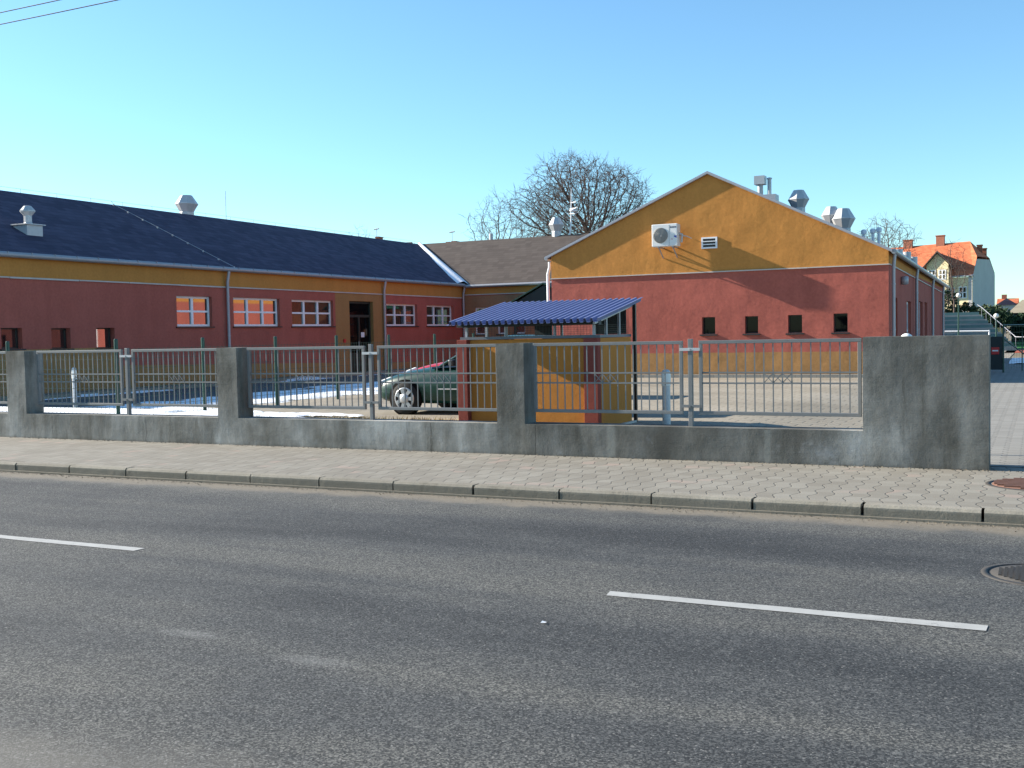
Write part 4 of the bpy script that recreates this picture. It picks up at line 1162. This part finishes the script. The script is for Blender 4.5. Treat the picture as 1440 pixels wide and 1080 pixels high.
tree('bare_tree', 'faint distant treetop poking over the dark ridge', (-82, 122, 0), 13.2, (-82, 122, 15.3), (1.7, 1.6, 1.4), 130, 21, tip=.013, twigs=1, tw=.6, mat='bark_hazed', maxr=.09, flat=-.9)

# ------------------------------------------------------------------ houses far behind
def chimneyed(name, label, x0, x1, y, z0, z1, spots, antenna=None):
    t = thing(name, label, 'house', ((x0 + x1) / 2, y, 0))
    part('wall', M['cream'], t, lambda m: m.box(x0, x1, y, y + 7, 0, z0))
    part('roof', M['roof_brown'], t, lambda m: m.prism([(x0 - .3, y - .3, z0), (x0 - .3, y + 7.3, z0), (x0 - .3, y + 3.5, z1)], (x1 - x0 + .6, 0, 0)))
    for x, w, h in spots: part('chimney', M['brick'], t, lambda m: (m.box(x - w / 2, x + w / 2, y + 3.2, y + 3.8, z1 - .6, z1 + h), m.box(x - w / 2 - .04, x + w / 2 + .04, y + 3.16, y + 3.84, z1 + h, z1 + h + .07)))
    if antenna: part('aerial', M['galv'], t, lambda m: (m.tube([(antenna, y + 3.5, z1), (antenna, y + 3.5, z1 + 1.4)], .025, 6), m.tube([(antenna - .25, y + 3.5, z1 + 1.3), (antenna + .25, y + 3.5, z1 + 1.35)], .06, 5)))
chimneyed('chimney_house', 'house hidden behind the dark ridge, only two brick chimneys showing', -58, -49, 77, 6.0, 9.75, [(-52.75, .32, .45), (-52.05, .4, .55)], -52.3)
chimneyed('chimney_house', 'house hidden behind the brown ridge with two short chimneys and an aerial', -48, -41, 77, 5.5, 9.05, [(-45.0, .3, .42), (-44.45, .36, .45)], -44.75)

hs = thing('orange_roofed_house', 'large cream house with an orange tiled half-hipped roof and gabled dormer', 'house', (-8, 100, 2))
hx0, hx1, hy0, hy1 = -16., -5.25, 100., 110.
part('wall', M['cream'], hs, lambda m: (m.box(hx0, hx1 - .02, hy0, hy1, 0, 5.75)))
GA, GB = Vector((-5.30, 100, 0)), Vector((-3.90, 110.2, 0))
ge = lambda s_, z: (GA.x + (GB.x - GA.x) * s_, GA.y + (GB.y - GA.y) * s_, z)
part('gable_wall', M['grey_render'], hs, lambda m: m.prism([ge(0, 0), ge(1, 0), ge(1, 6.30), ge(.75, 7.55), ge(.2, 7.36), ge(0, 5.72)], (-.3, .05, 0)))
def f_(m):
    e0 = (hx0, hy0 - .12, 5.75); e1 = (-5.2, hy0 - .12, 5.95); k0 = ge(.2, 7.58); k1 = ge(.75, 7.70); e2 = ge(1, 6.4); r0 = (hx0, 105, 8.95); r1 = (-5.75, 105, 9.12); e3 = (hx0, 111, 6.)
    m.add([e0, e1, k0, r1, r0], [(0, 1, 2, 3, 4)]); m.add([k0, k1, r1], [(0, 1, 2)]); m.add([r0, r1, k1, e2, e3], [(0, 1, 2, 3, 4)])
hr = part('roof', M['roof_clay'], hs, f_)
for x, y, zt, w in ((-8.25, 105, 9.75, .72), (-11.1, 105, 9.55, .8), (-5.0, 106.2, 8.75, .42), (-4.75, 107.3, 8.5, .55)):
    part('chimney', M['brick'], hr, lambda m: (m.box(x - w / 2, x + w / 2, y - .4, y + .4, 6.5, zt), m.box(x - w / 2 - .05, x + w / 2 + .05, y - .45, y + .45, zt, zt + .08)))
dm = part('dormer', M['cream'], hs, lambda m: m.prism([(-8.95, 99.3, 4.6), (-7.15, 99.3, 4.6), (-7.15, 99.3, 6.9), (-8.05, 99.3, 7.85), (-8.95, 99.3, 6.9)], (0, 5, 0)))
def f_(m):
    for s in (-1, 1):
        m.prism([(-8.05, 98.95, 8.08), (-8.05 + s * 1.22, 98.95, 6.72), (-8.05 + s * 1.22, 98.95, 6.62), (-8.05, 98.95, 7.95)], (0, 6.2, 0))
part('dormer_roof', M['roof_brown'], dm, f_)
for x in (-8.5, -7.65): window(hs, 'y', 99.3, -1, x - .3, x + .3, 5.6, 6.45, 2, -.03, .07, 'white_pvc', 'glass_dark', 2, False, .05)
for x0, z0, z1 in ((-6.35, 3.95, 4.95), (-6.35, 2.35, 3.1), (-7.3, 3.9, 4.9)): window(hs, 'y', 100., -1, x0 - .02, x0 + .62, z0, z1, 2, -.03, .07, 'white_pvc', 'glass_dark', 2, False, .05)
part('eaves_gutter', M['zinc'], hs, lambda m: m.tube([(hx0, hy0 - .2, 5.68), (-5.3, hy0 - .2, 5.85), (hx1 + .1, hy0 - .2, 5.85)], .07, 8))

for q in hs.children_recursive:
    if q.name.startswith('gable_wall'): continue
    o_ = ORG[q.name]
    for v in q.data.vertices:
        w_ = v.co + o_
        if w_.x < -5.3: v.co.y += -.27 * (w_.x + 5.3)

def cottage(name, label, x0, x1, y, zb, ze, zt, wallm, roofm, depth=6., chim=None, ridge='x'):
    t = thing(name, label, 'house', ((x0 + x1) / 2, y, 0))
    part('wall', M[wallm], t, lambda m: m.box(x0, x1, y, y + depth, zb, ze))
    if ridge == 'x':
        part('roof', M[roofm], t, lambda m: m.prism([(x0 - .2, y - .3, ze), (x0 - .2, y + depth + .3, ze), (x0 - .2, y + depth / 2, zt)], (x1 - x0 + .4, 0, 0)))
    else:
        part('roof', M[roofm], t, lambda m: m.prism([(x0 - .3, y - .2, ze), (x1 + .3, y - .2, ze), ((x0 + x1) / 2, y - .2, zt)], (0, depth + .4, 0)))
    if chim: part('chimney', M['brick'], t, lambda m: m.box(chim - .3, chim + .3, y + depth / 2 - .3, y + depth / 2 + .3, zt - .5, zt + .5))
    return t
cottage('cottage', 'small pale cottage with a dark hipped roof right of the grey house gable', -4.6, -2.75, 140, 1.5, 3.95, 4.75, 'grey_render', 'roof_dark', 6., None, 'y')
cottage('cottage', 'red roofed cottage end just behind the small pale cottage', -4.9, -2.8, 150, 1.5, 4.3, 5.0, 'brick', 'roof_clay', 6., -4.3)
bn = thing('barn', 'barn with a sandy sheet roof at the right edge', 'barn', (0, 118, 0))
part('wall', M['dark_sheet'], bn, lambda m: m.box(-2.75, 6, 118.2, 124, .5, 2.86))
part('roof', M['beige'], bn, lambda m: m.add([(-3.0, 117.9, 2.78), (6.2, 117.9, 2.78), (6.2, 121, 4.12), (-1.75, 121, 4.12), (-3.0, 124.3, 2.78), (6.2, 124.3, 2.78)], [(0, 1, 2, 3), (0, 3, 4), (4, 3, 2, 5), (0, 4, 5, 1), (1, 5, 2)]))

# ------------------------------------------------------------------ stands, hedges, goal, railings, lamps
bl = thing('spectator_stand', 'terraced spectator stand with rows of teal seats beyond the hall', 'stand', (-5, 76, 0))
m = MB(); s2 = MB()
for k in range(8):
    y = 75 + k * .95; z = .25 + k * .30
    x1 = -1.4 - k * .33
    m.box(-16, x1, y, y + .95, -.2, z); s2.box(-15.8, x1 - .2, y + .30, y + .62, z, z + .06); s2.box(-15.8, x1 - .2, y + .60, y + .65, z + .06, z + .2)
m.build('terrace', M['conc_step'], bl); s2.build('seat_rows', M['teal'], bl)
rl = thing('stair_railing', 'pale sloping handrail down the end of the spectator stand', 'railing', (-2, 76, 0))
part('handrail', M['pipe_grey'], rl, lambda m: m.tube([(-4.0, 82.0, 3.05), (-3.7, 81.2, 2.85), (-1.45, 74.8, .85), (.5, 74.6, .80)], .026, 8))
for i in range(8):
    s = i / 7; part('baluster', M['pipe_grey'], rl, lambda m: m.tube([(-3.7 + 2.25 * s, 81.2 - 6.4 * s, .3 + 1.9 * (1 - s)), (-3.7 + 2.25 * s, 81.2 - 6.4 * s, 2.85 - 2.0 * s)], .012, 6))
gb = thing('goal_frame', 'white tubular goal frame showing above the broad end pier', 'goal', (-4, 66, 0))
part('crossbar', M['white_pipe'], gb, lambda m: m.tube([(-5.6, 66, 1.31), (-2.62, 66, 1.29)], .042, 10))
for x in (-5.6, -2.62): part('goalpost', M['white_pipe'], gb, lambda m: m.tube([(x, 66, -.05), (x, 66, 1.34)], .042, 10))
def foliage(m, c, r, n, s, seed):
    rng = random.Random(seed)
    for i in range(n):
        while True:
            p = Vector((rng.uniform(-1, 1), rng.uniform(-1, 1), rng.uniform(-1, 1)))
            if .45 < p.length < 1 + .12 * math.sin(9 * p.x + seed) and p.z > -.8: break
        q = Vector((c[0] + p.x * r[0], c[1] + p.y * r[1], c[2] + p.z * r[2]))
        a = Vector((rng.gauss(0, 1), rng.gauss(0, 1), rng.gauss(0, 1))).normalized(); b = a.orthogonal().normalized(); d = a.cross(b)
        k = s * rng.uniform(.6, 1.4)
        m.add([q - b * k, q + d * k * .5, q + b * k, q - d * k * .5], [(0, 1, 2, 3)])
def bush(name, label, c, r, n, s, seed, mat):
    t = thing(name, label, 'hedge' if 'hedge' in name else 'bush', (c[0], c[1], c[2] - r[2]), 'evergreen hedges around the sports ground')
    m = MB(); foliage(m, c, r, n, s, seed); m.build('leaves', M[mat], t, recalc=False)
    m = MB(); m.tube([(c[0], c[1], c[2] - r[2] - 1.5), (c[0], c[1], c[2])], .08, 6); m.build('stem', M['bark'], t)
bush('evergreen_bush', 'dark evergreen bush against the end of the hall wall', (-6.3, 86, 2.9), (.95, 1.2, 1.5), 900, .14, 1, 'hedge')
bush('evergreen_bush', 'rounded dark evergreen behind the top of the stand', (-5.0, 86.5, 2.6), (.8, 1.0, .75), 700, .13, 2, 'hedge')
bush('clipped_hedge', 'olive coloured hedge below the grey house gable', (-3.7, 92, 2.5), (1.35, 1.0, .72), 900, .14, 3, 'hedge2')
bush('clipped_hedge', 'long dark hedge behind the handrail', (-3.2, 90, 2.1), (1.7, 1., .75), 1100, .14, 4, 'hedge')
bush('clipped_hedge', 'dark hedge before the sandy barn roof at the right edge', (-.6, 100, 1.35), (2.4, 1.2, 1.25), 1600, .16, 5, 'hedge')
bush('clipped_hedge', 'low dark hedge at the foot of the handrail', (.4, 96, 1.2), (2.2, 1., .9), 1200, .15, 6, 'hedge')
def lamp(x, y, h, label):
    t = thing('lamp_post', label, 'lamp post', (x, y, 0), 'green globe lamp posts by the stand')
    part('pole', M['green_paint'], t, lambda m: m.tube([(x, y, -.1), (x, y, h * .45), (x, y, h - .1)], [.055, .045, .035], 8))
    part('globe', M['opal'], t, lambda m: m.lathe((x, y, h), [(.13 * math.sin(PI * i / 8) + 1e-4, -.13 * math.cos(PI * i / 8)) for i in range(9)], 14, cap=False))
lamp(-4.14, 65, 3.3, 'green lamp post with a white globe in front of the stand')
lamp(-2.23, 65, 2.12, 'shorter globe lamp post in front of the sloping handrail')
# yard gate beyond the driveway
gt = thing('yard_gate', 'dark green mesh gate with a red notice standing open by the driveway', 'gate', (-1.3, 40, 0))
part('gate_board', M['dark_sheet'], gt, lambda m: m.box(-1.62, -1.18, 40.0, 40.05, .1, 1.22))
part('notice', M['mark_red'], gt, lambda m: (m.box(-1.52, -1.28, 39.97, 40.0, .62, .86)))
part('notice_band', M['paper'], gt, lambda m: m.box(-1.49, -1.31, 39.962, 39.97, .72, .77))
part('gate_frame', M['green_paint'], gt, lambda m: (m.tube([(-1.15, 40, 0), (-1.15, 40, 1.65)], .03, 8), m.tube([(-.6, 41.5, 0), (-.6, 41.5, 1.3)], .02, 8), m.tube([(-1.15, 40, 1.15), (.1, 43, -.0)], .022, 6), m.tube([(-1.15, 40, 1.6), (.1, 43, 1.6)], .02, 6)))
m = MB()
for k in range(1, 16):
    s = k / 16; m.bar((-1.15 + 1.25 * s, 40 + 3 * s, .1), (-1.15 + 1.25 * s, 40 + 3 * s, 1.58), .005)
for z in lsp(.15, 1.55, 8): m.bar((-1.15, 40, z), (.1, 43, z), .005)
m.build('mesh_panel', M['green_paint'], gt)

m = MB()
rg2 = random.Random(4)
for i in range(2600):
    x = rg2.uniform(-16, 1.2); y = 10.135 - abs(rg2.gauss(0, .10)); q = rg2.uniform(.003, .011)
    if y < 9.7: continue
    p = [Vector((x + rg2.uniform(-q, q), y + rg2.uniform(-q, q), -.119 + z)) for z in (0, 0, 0, q * 1.1)]
    m.add(p, [(0, 1, 2), (0, 1, 3), (1, 2, 3), (2, 0, 3)])
for i in range(700):
    x = rg2.uniform(-16, 0); y = 12.965 - abs(rg2.gauss(0, .05)); q = rg2.uniform(.004, .014)
    p = [Vector((x + rg2.uniform(-q, q) * 1.6, y + rg2.uniform(-q, q), .001 + z)) for z in (0, 0, 0, q)]
    m.add(p, [(0, 1, 2), (0, 1, 3), (1, 2, 3), (2, 0, 3)])
tag(m.build('grit', M['gritm'], recalc=False), 'loose grit and sand gathered along the kerb and the foot of the wall', 'grit', kind='stuff')
# ------------------------------------------------------------------ manholes, scraps, wires
def manhole(x, y, z, r, label, mat, bars):
    t = thing('manhole_cover', label, 'manhole cover', (x, y, z))
    part('rim', M['iron'], t, lambda m: m.lathe((x, y, z), [(r + .05, -.02), (r + .05, .004), (r + .01, .007), (r, -.012)], 48, True, 'z', False))
    def f_(m):
        m.lathe((x, y, z), [(r - .012, -.02), (r - .012, .003), (.001, .0035)], 48)
        if bars:
            k = -r + .05
            while k < r - .04:
                w = math.sqrt(max(0, (r - .03) ** 2 - k * k)); m.box(x - w, x + w, y + k, y + k + .045, z + .002, z + .022); k += .095
        else:
            k = -r + .04
            while k < r - .03:
                q = -r + .04
                while q < r - .03:
                    if math.hypot(k, q) < r - .05: m.box(x + k - .010, x + k + .010, y + q - .010, y + q + .010, z + .003, z + .012)
                    q += .036
                k += .036
    part('lid', M[mat], t, f_)
manhole(.0, 8.2, -.12, .33, 'round cast iron manhole cover set in the road', 'iron', False)
manhole(-.06, 11.93, .0, .40, 'round rusty grate cover set in the pavement beside the end pier', 'iron_red', True)
for x, y, s, lab in ((-2.655, 5.79, .016, 'tiny white paper scrap on the road left of the lane dash'),):
    m = MB(); m.add([(x - s, y - .01, -.113), (x + s, y - .014, -.108), (x + s * .8, y + .016, -.112), (x - s * .9, y + .012, -.105)], [(0, 1, 2, 3)]); o = m.build('paper_scrap', M['paper'], loc=(x, y, -.12)); tag(o, lab, 'litter')
for z0, lab in ((6.80, 'upper thin overhead cable in the top left corner of the sky'), (6.62, 'lower thin overhead cable in the top left corner of the sky')):
    m = MB(); m.tube([(x, 12.0, z0 + .012 * ((x + 14) ** 2) * .02) for x in lsp(-60, 40, 40)], .008, 5, True)
    tag(m.build('overhead_cable', M['cable'], loc=(-14, 12, z0)), lab, 'cable', 'overhead cables along the street')
